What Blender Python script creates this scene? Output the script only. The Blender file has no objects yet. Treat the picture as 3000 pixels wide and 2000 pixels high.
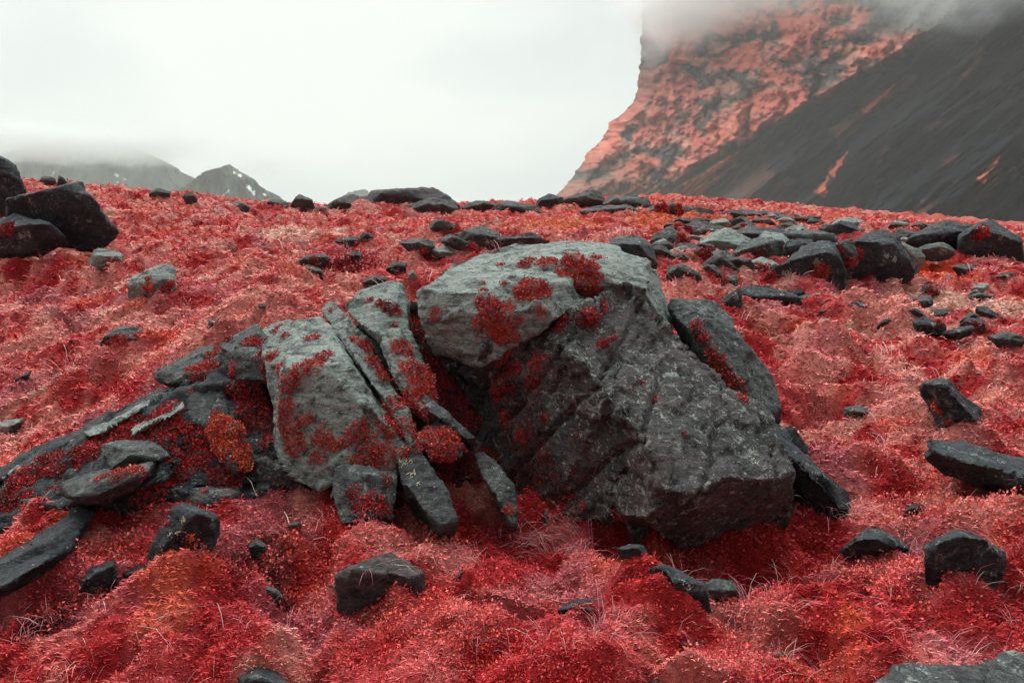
import bpy, bmesh, math, random
import numpy as np
from mathutils import Vector
from mathutils.bvhtree import BVHTree
random.seed(7); RNG = np.random.default_rng(11)
sc = bpy.context.scene
COL = sc.collection
PI = math.pi

# ------------------------------------------------------------------ camera
FW, FH, FPX = 2352.0, 1568.0, 1829.0
EYE = 1.6
TH = math.atan(244.0 / FPX)
cam = bpy.data.cameras.new('camera')
cam.sensor_width = 36.0; cam.lens = 36.0 * FPX / FW
cam.clip_start = 0.05; cam.clip_end = 20000.0
camo = bpy.data.objects.new('camera', cam); COL.objects.link(camo)
camo.location = (0, 0, EYE); camo.rotation_euler = (PI / 2 - TH, 0, 0)
sc.camera = camo

# ------------------------------------------------------------------ world: overcast sky
SUN_EL, SUN_AZ = math.radians(48), math.radians(-50)   # azimuth from +Y, negative = left
w = bpy.data.worlds.new('World'); sc.world = w; w.use_nodes = True
nt = w.node_tree; N = nt.nodes; L = nt.links
for n in list(N): N.remove(n)
out = N.new('ShaderNodeOutputWorld'); bg = N.new('ShaderNodeBackground'); bg.inputs[1].default_value = 1.0
sky = N.new('ShaderNodeTexSky'); sky.sky_type = 'NISHITA'; sky.sun_disc = False
sky.sun_elevation = SUN_EL; sky.sun_rotation = SUN_AZ; sky.dust_density = 4
skm = N.new('ShaderNodeVectorMath'); skm.operation = 'SCALE'; skm.inputs[3].default_value = 0.08
L.new(sky.outputs[0], skm.inputs[0])
tc = N.new('ShaderNodeTexCoord'); sep = N.new('ShaderNodeSeparateXYZ'); L.new(tc.outputs['Generated'], sep.inputs[0])
mp = N.new('ShaderNodeMapping'); mp.inputs['Scale'].default_value = (1.0, 1.0, 2.6); L.new(tc.outputs['Generated'], mp.inputs[0])
no = N.new('ShaderNodeTexNoise'); no.inputs['Scale'].default_value = 1.9; no.inputs['Detail'].default_value = 5; no.inputs['Roughness'].default_value = .42
L.new(mp.outputs[0], no.inputs[0])
cr = N.new('ShaderNodeValToRGB'); L.new(no.outputs[0], cr.inputs[0])
cr.color_ramp.elements[0].position = .40; cr.color_ramp.elements[0].color = (.66, .77, .78, 1)
cr.color_ramp.elements[1].position = .60; cr.color_ramp.elements[1].color = (1.04, 1.09, 1.03, 1)
zen = N.new('ShaderNodeMapRange'); zen.inputs['From Min'].default_value = .30; zen.inputs['From Max'].default_value = 1.0
zen.inputs['To Min'].default_value = 1.0; zen.inputs['To Max'].default_value = 6.8; L.new(sep.outputs[2], zen.inputs[0])
# sky dimmed behind the viewer, added to darken surfaces facing the camera
bk = N.new('ShaderNodeMapRange'); bk.interpolation_type = 'SMOOTHSTEP'; bk.inputs['From Min'].default_value = -.55; bk.inputs['From Max'].default_value = .45
bk.inputs['To Min'].default_value = .06; bk.inputs['To Max'].default_value = 1.0; L.new(sep.outputs[1], bk.inputs[0])
zk = N.new('ShaderNodeMath'); zk.operation = 'MULTIPLY'; L.new(zen.outputs[0], zk.inputs[0]); L.new(bk.outputs[0], zk.inputs[1])
zm = N.new('ShaderNodeVectorMath'); zm.operation = 'SCALE'; L.new(cr.outputs[0], zm.inputs[0]); L.new(zk.outputs[0], zm.inputs[3])
mx = N.new('ShaderNodeMix'); mx.data_type = 'RGBA'; mx.inputs[0].default_value = .9
L.new(skm.outputs[0], mx.inputs[6]); L.new(zm.outputs[0], mx.inputs[7])
L.new(mx.outputs[2], bg.inputs[0]); L.new(bg.outputs[0], out.inputs[0])

# ------------------------------------------------------------------ sun behind thin cloud
sd = bpy.data.lights.new('sun', 'SUN'); sd.energy = 1.5; sd.angle = math.radians(10); sd.color = (1, .97, .92)
so = bpy.data.objects.new('sun', sd); COL.objects.link(so)
dv = Vector((math.sin(SUN_AZ) * math.cos(SUN_EL), math.cos(SUN_AZ) * math.cos(SUN_EL), math.sin(SUN_EL)))
so.rotation_euler = dv.to_track_quat('Z', 'Y').to_euler(); so.location = (0, 0, 40)

sc.view_settings.view_transform = 'Standard'; sc.view_settings.look = 'None'
sc.view_settings.exposure = 0.0; sc.view_settings.gamma = 1
sc.cycles.max_bounces = 10; sc.cycles.diffuse_bounces = 3; sc.cycles.volume_bounces = 10
sc.cycles.use_denoising = True

# ------------------------------------------------------------------ noise
def _hash(ix, iy, iz, s):
    h = (ix.astype(np.uint32) * np.uint32(374761393) + iy.astype(np.uint32) * np.uint32(668265263)
         + iz.astype(np.uint32) * np.uint32(2147483647) + np.uint32(s * 974711 & 0xffffffff))
    h = (h ^ (h >> np.uint32(13))) * np.uint32(1274126177)
    h = (h ^ (h >> np.uint32(16))) * np.uint32(2246822519)
    return (h ^ (h >> np.uint32(15)))
_G = RNG.normal(size=(256, 3)); _G /= np.linalg.norm(_G, axis=1)[:, None]
def noise(P, scale=1.0, seed=0):
    P = np.asarray(P, float) * scale + seed * 7.31
    I = np.floor(P).astype(np.int64); F = P - I; U = F * F * F * (F * (F * 6 - 15) + 10)
    r = np.zeros(len(P))
    for dx in (0, 1):
        for dy in (0, 1):
            for dz in (0, 1):
                g = _G[_hash(I[:, 0] + dx, I[:, 1] + dy, I[:, 2] + dz, seed) & 255]
                d = (g * (F - (dx, dy, dz))).sum(1)
                wt = (U[:, 0] if dx else 1 - U[:, 0]) * (U[:, 1] if dy else 1 - U[:, 1]) * (U[:, 2] if dz else 1 - U[:, 2])
                r += wt * d
    return r * 1.6
def fbm(P, scale, octv=4, seed=0, gain=.5):
    r = 0; a = 1; t = 0
    for o in range(octv):
        r = r + a * noise(P, scale * 2.03 ** o, seed + o); t += a; a *= gain
    return r / t
_A2 = RNG.uniform(0, 2 * PI, 256); _G2 = np.stack([np.cos(_A2), np.sin(_A2)], 1).astype(np.float32)
def noise2(x, y, scale, seed):
    x = x * scale + seed * 7.31; y = y * scale + seed * 3.17
    ix = np.floor(x); iy = np.floor(y); fx = (x - ix).astype(np.float32); fy = (y - iy).astype(np.float32)
    ix = ix.astype(np.int64).astype(np.uint32); iy = iy.astype(np.int64).astype(np.uint32)
    u = fx * fx * fx * (fx * (fx * 6 - 15) + 10); v = fy * fy * fy * (fy * (fy * 6 - 15) + 10)
    def corner(a, b):
        h = (ix + np.uint32(a)) * np.uint32(374761393) + (iy + np.uint32(b)) * np.uint32(668265263) + np.uint32(seed * 974711 & 0xffffffff)
        h = (h ^ (h >> np.uint32(13))) * np.uint32(1274126177); h = (h ^ (h >> np.uint32(16))) & np.uint32(255)
        g = _G2[h]; return g[:, 0] * (fx - a) + g[:, 1] * (fy - b)
    a = corner(0, 0); a += u * (corner(1, 0) - a); b = corner(0, 1); b += u * (corner(1, 1) - b)
    return (a + v * (b - a)).astype(float) * 1.45
def n2(x, y, scale, octv=3, seed=0):
    x, y = np.broadcast_arrays(np.asarray(x, float), np.asarray(y, float)); shp = x.shape; x = x.ravel(); y = y.ravel()
    r = 0; a = 1; t = 0
    for o in range(octv):
        r = r + a * noise2(x, y, scale * 2.03 ** o, seed + o); t += a; a *= .5
    return (r / t).reshape(shp)
def sm(a, b, x):
    t = np.clip((x - a) / (b - a), 0, 1); return t * t * (3 - 2 * t)

# ------------------------------------------------------------------ from a photo pixel to a place
def ray(px, py):
    a = (px - FW / 2) / FPX; b = -(py - FH / 2) / FPX
    return a, math.cos(TH) + b * math.sin(TH), -math.sin(TH) + b * math.cos(TH)
def at(px, py, Y):
    dx, dy, dz = ray(px, py); s = Y / dy
    return np.array((dx * s, Y, EYE + dz * s))

# ------------------------------------------------------------------ terrain
CP = {
 -500: [(1568, 3.0), (1300, 3.9), (1100, 5.0), (900, 6.6), (740, 9), (600, 13), (400, 24)],
 0: [(1568, 2.9), (1400, 3.4), (1230, 4.0), (1060, 5.1), (900, 6.1), (760, 8), (640, 10.5), (540, 14.5), (418, 24)],
 300: [(1568, 2.85), (1400, 3.3), (1250, 3.8), (1150, 4.2), (895, 5.5), (780, 6.8), (650, 9.5), (540, 14), (440, 24)],
 600: [(1568, 2.8), (1400, 3.2), (1250, 3.7), (1150, 4.15), (760, 5.7), (700, 6.9), (620, 9), (540, 13.5), (474, 24)],
 1000: [(1568, 2.8), (1400, 3.2), (1250, 3.7), (1200, 3.95), (700, 6.6), (640, 8), (580, 10.5), (530, 15), (498, 21), (480, 26)],
 1500: [(1568, 2.75), (1400, 3.2), (1280, 3.7), (1240, 4.0), (620, 8.8), (560, 12), (520, 16.5), (480, 24), (458, 33)],
 1850: [(1568, 2.75), (1400, 3.15), (1270, 3.7), (1040, 5.0), (860, 6.4), (740, 8), (650, 10.5), (570, 14.5), (520, 20), (483, 33)],
 2100: [(1568, 2.7), (1400, 3.1), (1250, 3.7), (1100, 4.4), (950, 5.4), (820, 6.8), (720, 8.8), (640, 11.5), (580, 15), (530, 21), (498, 32)],
 2352: [(1568, 2.7), (1400, 3.1), (1250, 3.6), (1100, 4.3), (950, 5.2), (820, 6.6), (720, 8.6), (640, 11), (580, 15), (545, 20), (532, 26)],
 2900: [(1568, 2.8), (1250, 3.7), (950, 5.4), (720, 8.6), (600, 14), (560, 22)],
}
pts = [at(px, py, Y) for px, l in CP.items() for py, Y in l]
for px, lo, Yl, z in ((0, 0, 4.55, .22), (150, 0, 4.6, .26), (300, 0, 4.75, .30), (450, 0, 4.7, .32), (600, 0, 4.85, .38), (800, 0, 5.0, .40), (1000, 0, 5.2, .45), (1200, 0, 5.6, .6), (1500, 0, 5.6, .6), (1700, 0, 5.0, .45)):
    q = at(px, 900, Yl); q[2] = z; pts.append(q)
for x, y, z in ((-8, 0, .2), (0, 0, -.1), (8, 0, -.1), (0, -8, -.8), (-8, -8, -.5), (8, -8, -.8),
                (-40, 38, 1.2), (-20, 36, 1.0), (0, 44, .8), (20, 46, 1.2), (40, 44, .2),
                (-45, 60, -2.5), (-20, 60, -3), (0, 65, -3), (25, 65, -2.5), (50, 60, -3)):
    pts.append(np.array((x, y, z), float))
pts = np.array(pts); PX = pts[:, :2]; nP = len(pts)
def tk(r2): return np.where(r2 > 1e-12, .5 * r2 * np.log(np.maximum(r2, 1e-12)), 0)
A = tk(((PX[:, None] - PX[None]) ** 2).sum(2)) + np.eye(nP) * .01
Q = np.c_[np.ones(nP), PX]
M = np.block([[A, Q], [Q.T, np.zeros((3, 3))]])
SOL = np.linalg.solve(M, np.r_[pts[:, 2], 0, 0, 0])
def gbase(x, y):
    x = np.atleast_1d(np.asarray(x, float)); y = np.atleast_1d(np.asarray(y, float))
    o = np.empty(len(x))
    r = np.hypot(x, y)
    k = np.minimum(1, 68 / np.maximum(r, 1e-6)); X = x * k; Yc = np.maximum(y * k, -12)
    for i in range(0, len(x), 50000):
        P = np.c_[X[i:i + 50000], Yc[i:i + 50000]]
        o[i:i + 50000] = tk(((P[:, None] - PX[None]) ** 2).sum(2)) @ SOL[:nP] + SOL[nP] + P @ SOL[nP + 1:]
    o = np.clip(o, -6, 4)
    f = sm(55, 75, r)
    far = -4 - 14 * sm(70, 300, r)
    return o * (1 - f) + far * f
MOUNDS = []
def mound(px, py, rpx, h, asp=.6):
    Y = gY(px, py); p = at(px, py, Y); MOUNDS.append((p[0], p[1], rpx * Y / FPX, rpx * Y / FPX * asp / .6, h))
def mounds(x, y):
    o = np.zeros(len(x)); 
    wx = x + .05 * n2(x, y, 3.1, 2, 301); wy = y + .05 * n2(x, y, 3.1, 2, 305)
    for mx_, my_, rx, ry, h in MOUNDS:
        k = np.where((np.abs(x - mx_) < 2.2 * rx) & (np.abs(y - my_) < 2.2 * ry))[0]
        if len(k):
            q = ((wx[k] - mx_) / rx) ** 2 + ((wy[k] - my_) / ry) ** 2
            o[k] += h * np.exp(-q ** 1.4 * .9)
    return o
def bumps(x, y):
    r = np.hypot(x, y); k = 1 - sm(60, 120, r)
    wx = x + .16 * n2(x, y, 2.2, 3, 41); wy = y + .16 * n2(x, y, 2.2, 3, 45)
    wx2 = wx + .03 * n2(x, y, 9, 2, 47); wy2 = wy + .03 * n2(x, y, 9, 2, 49)
    h = .10 * n2(wx, wy, .8, 2, 3)
    t_ = -.25 + .95 * sm(-.5, 2.2, x); ca, sa = np.cos(t_), np.sin(t_)
    u = (wx2 * ca - wy2 * sa) * .62; v = wx2 * sa + wy2 * ca
    h = h + .20 * (np.abs(n2(wx, wy, 1.4, 1, 9)) - .25) + .15 * (np.abs(n2(u, v, 3.4, 1, 13)) - .2) + .05 * (np.abs(n2(u, v, 7.3, 1, 15)) - .2)
    h = h + .035 * (np.abs(n2(u, v, 15, 1, 17)) - .2) + .016 * n2(x, y, 26, 2, 23)
    d = sm(.16, .42, n2(wx2, wy2, 2.1, 2, 33)); h = h - .13 * d
    h = h + .16 * sm(11, 22, r) * np.abs(n2(wx, wy, .9, 2, 29))
    return h * k
def gz(x, y):
    x = np.atleast_1d(np.asarray(x, float)); y = np.atleast_1d(np.asarray(y, float))
    return gbase(x, y) + bumps(x, y) + mounds(x, y)
_YS = np.exp(np.linspace(math.log(2.2), math.log(45), 420))
def gY(px, py):
    """distance (y) at which the sight line through a pixel meets the ground"""
    dx, dy, dz = ray(px, py); s = _YS / dy
    d = EYE + dz * s - gbase(dx * s, _YS) - bumps(dx * s, _YS)
    i = np.argmax(d < 0)
    return float(_YS[i]) if d[i] < 0 else 30.0

# ------------------------------------------------------------------ mesh + materials helpers
def mesh_obj(name, V, F, mat, parent=None, colors=None, smooth=True):
    me = bpy.data.meshes.new(name)
    V = np.asarray(V, np.float32)
    if isinstance(F, np.ndarray):
        k = F.shape[1]
        me.vertices.add(len(V)); me.vertices.foreach_set('co', V.ravel())
        me.loops.add(F.size); me.loops.foreach_set('vertex_index', F.astype(np.int32).ravel())
        me.polygons.add(len(F)); me.polygons.foreach_set('loop_start', np.arange(0, F.size, k, dtype=np.int32))
        me.polygons.foreach_set('loop_total', np.full(len(F), k, np.int32))
        me.update(calc_edges=True)
    else:
        me.from_pydata([tuple(v) for v in V], [], F)
    me.polygons.foreach_set('use_smooth', np.full(len(me.polygons), smooth)); me.update()
    if colors is not None:
        ca = me.color_attributes.new('Col', 'FLOAT_COLOR', 'POINT')
        c = np.ones((len(V), 4), np.float32); c[:, :3] = colors; ca.data.foreach_set('color', c.ravel())
    o = bpy.data.objects.new(name, me); COL.objects.link(o); me.materials.append(mat)
    if parent is not None: o.parent = parent
    return o
def tag(o, label=None, cat=None, group=None, kind=None):
    for k, v in (('label', label), ('category', cat), ('group', group), ('kind', kind)):
        if v: o[k] = v
    return o
def newmat(name):
    m = bpy.data.materials.new(name); m.use_nodes = True
    nt = m.node_tree; b = nt.nodes['Principled BSDF']; return m, nt, b
def nnoise(nt, vec, scale, detail=4, rough=.55, dist=0):
    n = nt.nodes.new('ShaderNodeTexNoise'); n.inputs['Scale'].default_value = scale; n.inputs['Detail'].default_value = detail
    n.inputs['Roughness'].default_value = rough; n.inputs['Distortion'].default_value = dist
    nt.links.new(vec, n.inputs['Vector']); return n.outputs[0]
def ramp(nt, fac, stops):
    r = nt.nodes.new('ShaderNodeValToRGB'); nt.links.new(fac, r.inputs[0]); e = r.color_ramp.elements
    while len(e) < len(stops): e.new(.5)
    for i, (p, c) in enumerate(stops):
        e[i].position = p; e[i].color = (c[0], c[1], c[2], 1) if not np.isscalar(c) else (c, c, c, 1)
    return r.outputs[0]
def mix(nt, fac, a, b, mode='MIX'):
    m = nt.nodes.new('ShaderNodeMix'); m.data_type = 'RGBA'; m.blend_type = mode
    for sck, v in ((m.inputs[0], fac), (m.inputs[6], a), (m.inputs[7], b)):
        if hasattr(v, 'is_output'): nt.links.new(v, sck)
        elif np.isscalar(v): sck.default_value = v
        else: sck.default_value = (v[0], v[1], v[2], 1)
    return m.outputs[2]
def mathn(nt, op, a, b):
    m = nt.nodes.new('ShaderNodeMath'); m.operation = op
    for sck, v in ((m.inputs[0], a), (m.inputs[1], b)):
        if hasattr(v, 'is_output'): nt.links.new(v, sck)
        else: sck.default_value = v
    return m.outputs[0]
def bump(nt, b, h, strength, dist, prev=None):
    n = nt.nodes.new('ShaderNodeBump'); n.inputs['Strength'].default_value = strength; n.inputs['Distance'].default_value = dist
    nt.links.new(h, n.inputs['Height'])
    if prev is not None: nt.links.new(prev, n.inputs['Normal'])
    nt.links.new(n.outputs[0], b.inputs['Normal']); return n.outputs[0]

def rock_mat(name, base, alt, dark, lichen=.5, mauve=0., scale=1., spots=.35, rot=(0, .5, .3)):
    m, nt, b = newmat(name)
    g = nt.nodes.new('ShaderNodeNewGeometry'); P = g.outputs['Position']
    mpn = nt.nodes.new('ShaderNodeMapping'); mpn.inputs['Rotation'].default_value = rot; mpn.inputs['Scale'].default_value = (1, 1, 5)
    nt.links.new(P, mpn.inputs[0]); S = mpn.outputs[0]
    c = mix(nt, ramp(nt, nnoise(nt, P, 2.3 * scale, 6, .6), [(.35, 0.), (.65, 1.)]), base, alt)
    c = mix(nt, ramp(nt, nnoise(nt, S, 6 * scale, 7, .7, .6), [(.50, 0.), (.62, 1.)]), c, dark)
    if mauve:
        c = mix(nt, ramp(nt, nnoise(nt, P, 3.4 * scale, 7, .72), [(.5 - .12 * mauve, 0.), (.62, .85)]), c, (.080, .060, .060))
    # crust lichen: ragged pale flecks
    ln = nnoise(nt, P, 24 * scale, 6, .85, .8)
    fl = ramp(nt, ln, [(.545, 0.), (.575, 1.)])
    c = mix(nt, ramp(nt, nnoise(nt, P, 17 * scale, 6, .85, .5), [(.53, 0.), (.57, .75)]), c, tuple(.35 * q for q in dark))
    area = ramp(nt, nnoise(nt, P, 4.5 * scale, 5, .65), [(.56 - .2 * lichen, 0.), (.66 - .1 * lichen, 1.)])
    c = mix(nt, mathn(nt, 'MULTIPLY', fl, mathn(nt, 'MULTIPLY', area, spots)), c, (.33, .35, .32))
    v = nt.nodes.new('ShaderNodeTexVoronoi'); v.inputs['Scale'].default_value = 16 * scale; nt.links.new(P, v.inputs['Vector'])
    v2 = mathn(nt, 'ADD', v.outputs['Distance'], mathn(nt, 'MULTIPLY', nnoise(nt, P, 50, 3, .7), .22))
    c = mix(nt, mathn(nt, 'MULTIPLY', ramp(nt, v2, [(.17, 1.), (.205, 0.)]), .6), c, (.42, .44, .39))
    gr = ramp(nt, nnoise(nt, P, 70 * scale, 3, .7), [(.3, .55), (.7, 1.4)])
    c = mix(nt, .8, c, gr, 'MULTIPLY')
    nt.links.new(c, b.inputs['Base Color'])
    b.inputs['Roughness'].default_value = .82; b.inputs['Specular IOR Level'].default_value = .28
    h1 = nnoise(nt, S, 9 * scale, 8, .68, .4); h2 = nnoise(nt, P, 45 * scale, 5, .7)
    p = bump(nt, b, h1, .75, .035 / scale); bump(nt, b, h2, .7, .008 / scale, p)
    return m
ROCK = {
 'pale': rock_mat('pale_basalt', (.245, .275, .25), (.18, .20, .185), (.085, .09, .09), .25, 0, 1, .35),
 'grey': rock_mat('grey_basalt', (.074, .080, .078), (.045, .049, .051), (.028, .030, .032), .6, 0, 1, .6),
 'dark': rock_mat('dark_basalt', (.036, .040, .047), (.022, .025, .030), (.011, .012, .015), .45, 0, 1, .55),
 'mauve': rock_mat('mauve_basalt', (.058, .059, .056), (.028, .026, .026), (.011, .009, .010), 1.2, .8, 1, .65),
 'brown': rock_mat('brown_basalt', (.062, .056, .055), (.042, .038, .039), (.022, .021, .022), .3, .25, .6, .45),
}
def foliage_mat(name, rough=.65, spec=.2, trans=.12):
    m, nt, b = newmat(name)
    a = nt.nodes.new('ShaderNodeVertexColor'); a.layer_name = 'Col'
    nt.links.new(a.outputs[0], b.inputs['Base Color'])
    b.inputs['Roughness'].default_value = rough; b.inputs['Specular IOR Level'].default_value = spec
    return m
FOL = foliage_mat('red_foliage'); LEAF = foliage_mat('red_leaves', .45, .35)
STRAW = foliage_mat('straw', .5, .3)

# palettes (albedo)
SALMON = np.array((.88, .30, .26)); PALE = np.array((.90, .46, .38)); CRIM = np.array((.54, .028, .032))
ORANGE = np.array((.82, .12, .055)); MAUVE = np.array((.60, .135, .17)); DARKR = np.array((.10, .012, .015)); ROSE = np.array((.76, .115, .118))
def lerp(a, b, t): return a + (b - a) * np.asarray(t)[:, None]
def zone_color(x, y):
    r = np.hypot(x, y)
    c = np.tile(ROSE, (len(x), 1))
    near = 1 - sm(3.6, 5.5, y)
    c = lerp(c, SALMON, sm(-.25, .12, n2(x, y, 1.1, 3, 61)) * (1 - .5 * near))
    c = lerp(c, MAUVE, .75 * sm(.05, .3, n2(x, y, .9, 3, 67)))
    c = lerp(c, PALE, .8 * sm(.12, .42, n2(x, y, 1.6, 3, 71)) * (1 - .5 * near))
    c = lerp(c, CRIM, sm(-.02 - .20 * near, .26 - .08 * near, n2(x, y, 2.3, 4, 79)))
    c = lerp(c, ORANGE, .6 * sm(.22, .42, n2(x, y, 1.5, 3, 83)) + .45 * sm(9, 20, r) * sm(-.1, .3, n2(x, y, .6, 2, 87)) * (x > -3))
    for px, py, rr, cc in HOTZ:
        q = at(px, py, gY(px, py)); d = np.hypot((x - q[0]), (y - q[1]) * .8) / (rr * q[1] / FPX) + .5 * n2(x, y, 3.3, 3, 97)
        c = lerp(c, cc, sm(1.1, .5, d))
    return np.clip(c, 0, 1)
HOTZ = [(590, 1290, 120, DARKR * 1.3), (130, 1400, 90, DARKR), (820, 620, 90, CRIM * .45), (2110, 612, 110, np.array((.80, .085, .03))), (380, 1455, 80, np.array((.80, .13, .085))), (2230, 1200, 130, SALMON), (1750, 1320, 90, SALMON), (560, 720, 150, SALMON), (700, 545, 160, PALE), (1280, 520, 130, np.array((.82, .20, .10))), (1600, 500, 200, np.array((.80, .17, .09))), (2050, 740, 120, SALMON), (2200, 690, 150, PALE), (300, 1000, 120, MAUVE), (60, 1170, 60, PALE)]  # first zone paints the leafy shade at lower left into the colour
def hollow(x, y):
    return sm(-.16, .1, -n2(x, y, 1.9, 2, 91))

# ------------------------------------------------------------------ ground sheet
def build_ground():
    a1 = np.radians(np.linspace(-44, 44, 470))
    a0 = np.radians(np.linspace(-180, -45, 46)); a2 = np.radians(np.linspace(45, 180, 46))
    ang = np.r_[a0[:-1], a1, a2[1:-1]]
    rr = np.r_[np.exp(np.linspace(math.log(.3), math.log(2.2), 26))[:-1], np.exp(np.linspace(math.log(2.2), math.log(46), 830))[:-1],
               np.exp(np.linspace(math.log(46), math.log(6000), 60))]
    Rg, Ag = np.meshgrid(rr, ang, indexing='ij')
    x = (Rg * np.sin(Ag)).ravel(); y = (Rg * np.cos(Ag)).ravel()
    z = gz(x, y)
    V = np.c_[x, y, z]; V = np.r_[V, [[0, 0, float(gz(0, 0)[0])]]]
    nr, na = len(rr), len(ang)
    i = np.arange(nr - 1)[:, None] * na; j = np.arange(na)[None]; j2 = (j + 1) % na
    F = np.stack([(i + j), (i + j2), (i + na + j2), (i + na + j)], -1).reshape(-1, 4)
    F = F[:, ::-1]
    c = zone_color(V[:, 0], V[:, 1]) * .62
    r = np.hypot(V[:, 0], V[:, 1])
    c = lerp(c, np.array((.12, .085, .07)), sm(60, 120, r))
    m, nt, b = newmat('mossy_ground')
    a = nt.nodes.new('ShaderNodeVertexColor'); a.layer_name = 'Col'
    g = nt.nodes.new('ShaderNodeNewGeometry'); P = g.outputs['Position']
    n1 = nnoise(nt, P, 28, 6, .75); n3 = nnoise(nt, P, 7, 5, .7)
    k = mix(nt, .75, a.outputs[0], ramp(nt, n1, [(.32, (.35, .25, .25)), (.68, (1.55, 1.7, 1.6))]), 'MULTIPLY')
    k = mix(nt, ramp(nt, n3, [(.50, 0.), (.66, .6)]), k, (.13, .018, .02))
    nt.links.new(k, b.inputs['Base Color']); b.inputs['Roughness'].default_value = .9; b.inputs['Specular IOR Level'].default_value = .1
    p = bump(nt, b, n3, .9, .05); bump(nt, b, n1, .9, .02, p)
    o = mesh_obj('ground', V, F, m, colors=c); tag(o, kind='structure')
    return o

# ------------------------------------------------------------------ scattered foliage geometry
def rand_dirs(n, up):
    v = RNG.normal(size=(n, 3)); v /= np.linalg.norm(v, axis=1)[:, None]
    return v
def leaves(P, Nrm, size, col, lift=.3, tilt=.9):
    """bent four-cornered leaves standing off a surface: returns V, F, C"""
    n = len(P); t = rand_dirs(n, None)
    d = Nrm * (1 - tilt * RNG.random(n)[:, None]) + t * tilt; d /= np.linalg.norm(d, axis=1)[:, None]
    s = np.cross(d, rand_dirs(n, None)); s /= np.linalg.norm(s, axis=1)[:, None] + 1e-9
    nn = np.cross(d, s); L_ = (size * (.6 + .8 * RNG.random(n)))[:, None] if not np.isscalar(size) else size * (.6 + .8 * RNG.random(n))[:, None]
    base = P + Nrm * (L_ * lift * RNG.random(n)[:, None])
    v0 = base; v1 = base + d * L_ * .5 + s * L_ * .34; v2 = base + d * L_ + nn * L_ * .18; v3 = base + d * L_ * .5 - s * L_ * .34
    V = np.stack([v0, v1, v2, v3], 1).reshape(-1, 3)
    F = np.arange(n * 4).reshape(n, 4)
    return V, F, np.repeat(col, 4, 0)
def blades(P, D, length, width, col, droop=.5):
    """thin curved blades of three segments as strips of triangles -> quads"""
    n = len(P); L_ = np.asarray(length)[:, None] * np.ones((n, 1)); W = np.asarray(width)[:, None] * np.ones((n, 1)) if not np.isscalar(width) else np.full((n, 1), width)
    side = np.cross(D, np.array((0, 0, 1.)) + .4 * RNG.normal(size=(n, 3))); side /= np.linalg.norm(side, axis=1)[:, None] + 1e-9
    h = D.copy(); h[:, 2] = 0; h /= np.linalg.norm(h, axis=1)[:, None] + 1e-9
    dr = droop * (.4 + .9 * RNG.random(n))[:, None]
    p0 = P; p1 = P + D * L_ * .45; p2 = P + D * L_ * .8 + h * L_ * .12 * dr * 2 - np.array((0, 0, 1.)) * L_ * .22 * dr
    p3 = P + D * L_ * 1.0 + h * L_ * .25 * dr * 2 - np.array((0, 0, 1.)) * L_ * .6 * dr
    V = np.stack([p0 - side * W, p0 + side * W, p1 - side * W * .9, p1 + side * W * .9, p2 - side * W * .6, p2 + side * W * .6, p3 - side * W * .12, p3 + side * W * .12], 1).reshape(-1, 3)
    b = np.arange(n)[:, None] * 8
    F = np.concatenate([b + np.array((0, 1, 3, 2)), b + np.array((2, 3, 5, 4)), b + np.array((4, 5, 7, 6))], 0)
    return V, F, np.repeat(col, 8, 0)
def merge(parts):
    V, F, C = [], [], []; o = 0
    for v, f, c in parts:
        V.append(v); F.append(f + o); C.append(c); o += len(v)
    return np.concatenate(V), np.concatenate(F), np.concatenate(C)
def polar(n, r0, r1, amax=40):
    r = np.exp(RNG.uniform(math.log(r0), math.log(r1), n)); a = np.radians(RNG.uniform(-amax, amax, n))
    return r * np.sin(a), r * np.cos(a), r
def vary(c, s=.22, h=.06):
    k = np.exp(RNG.normal(0, s, len(c)))[:, None]
    return np.clip(c * k * (1 + RNG.normal(0, h, c.shape)), .004, .95)

def build_moss():
    parts = []
    n = 460000
    x, y, r = polar(n, 2.3, 30)
    z = gz(x, y)
    P = np.c_[x, y, z - .004]
    D = np.c_[RNG.normal(0, 1.0, n), RNG.normal(-.2, .45, n), .12 + .55 * RNG.random(n) ** 1.5]; D /= np.linalg.norm(D, axis=1)[:, None]
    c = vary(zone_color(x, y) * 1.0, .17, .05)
    ln = (.010 + .018 * RNG.random(n)) * (r / 3.4) ** .75
    parts.append(blades(P, D, ln, .0026 * (r / 3.2) ** .85 * (.6 + .9 * RNG.random(n)), c, .35))
    V, F, C = merge(parts)
    o = mesh_obj('moss', V, F, FOL, colors=C)
    tag(o, 'feathery red and salmon pink moss covering the whole slope', 'moss', kind='stuff')
def leafmask(x, y):
    """where low leafy shrubs grow instead of moss"""
    m = sm(.06, .2, n2(x, y, 1.25, 3, 131))
    near = 1 - sm(4.2, 6.2, y)
    k = m * (.08 + .75 * near) + .35 * near * sm(.0, .2, n2(x, y, 2.6, 2, 137))
    for px, py, rr in LEAFZ:
        q = at(px, py, gY(px, py)); d = np.hypot(x - q[0], (y - q[1]) * .7) / (rr * q[1] / FPX) + .5 * n2(x, y, 3.3, 3, 99)
        k = np.maximum(k, .95 * sm(1.1, .6, d))
    return np.clip(k, 0, 1)
LEAFZ = [(590, 1280, 150), (200, 1290, 150), (820, 620, 120), (420, 760, 80), (300, 890, 90), (1000, 1180, 90), (1700, 1330, 120), (2050, 1350, 110), (1320, 1220, 70), (1650, 630, 60)]
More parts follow.
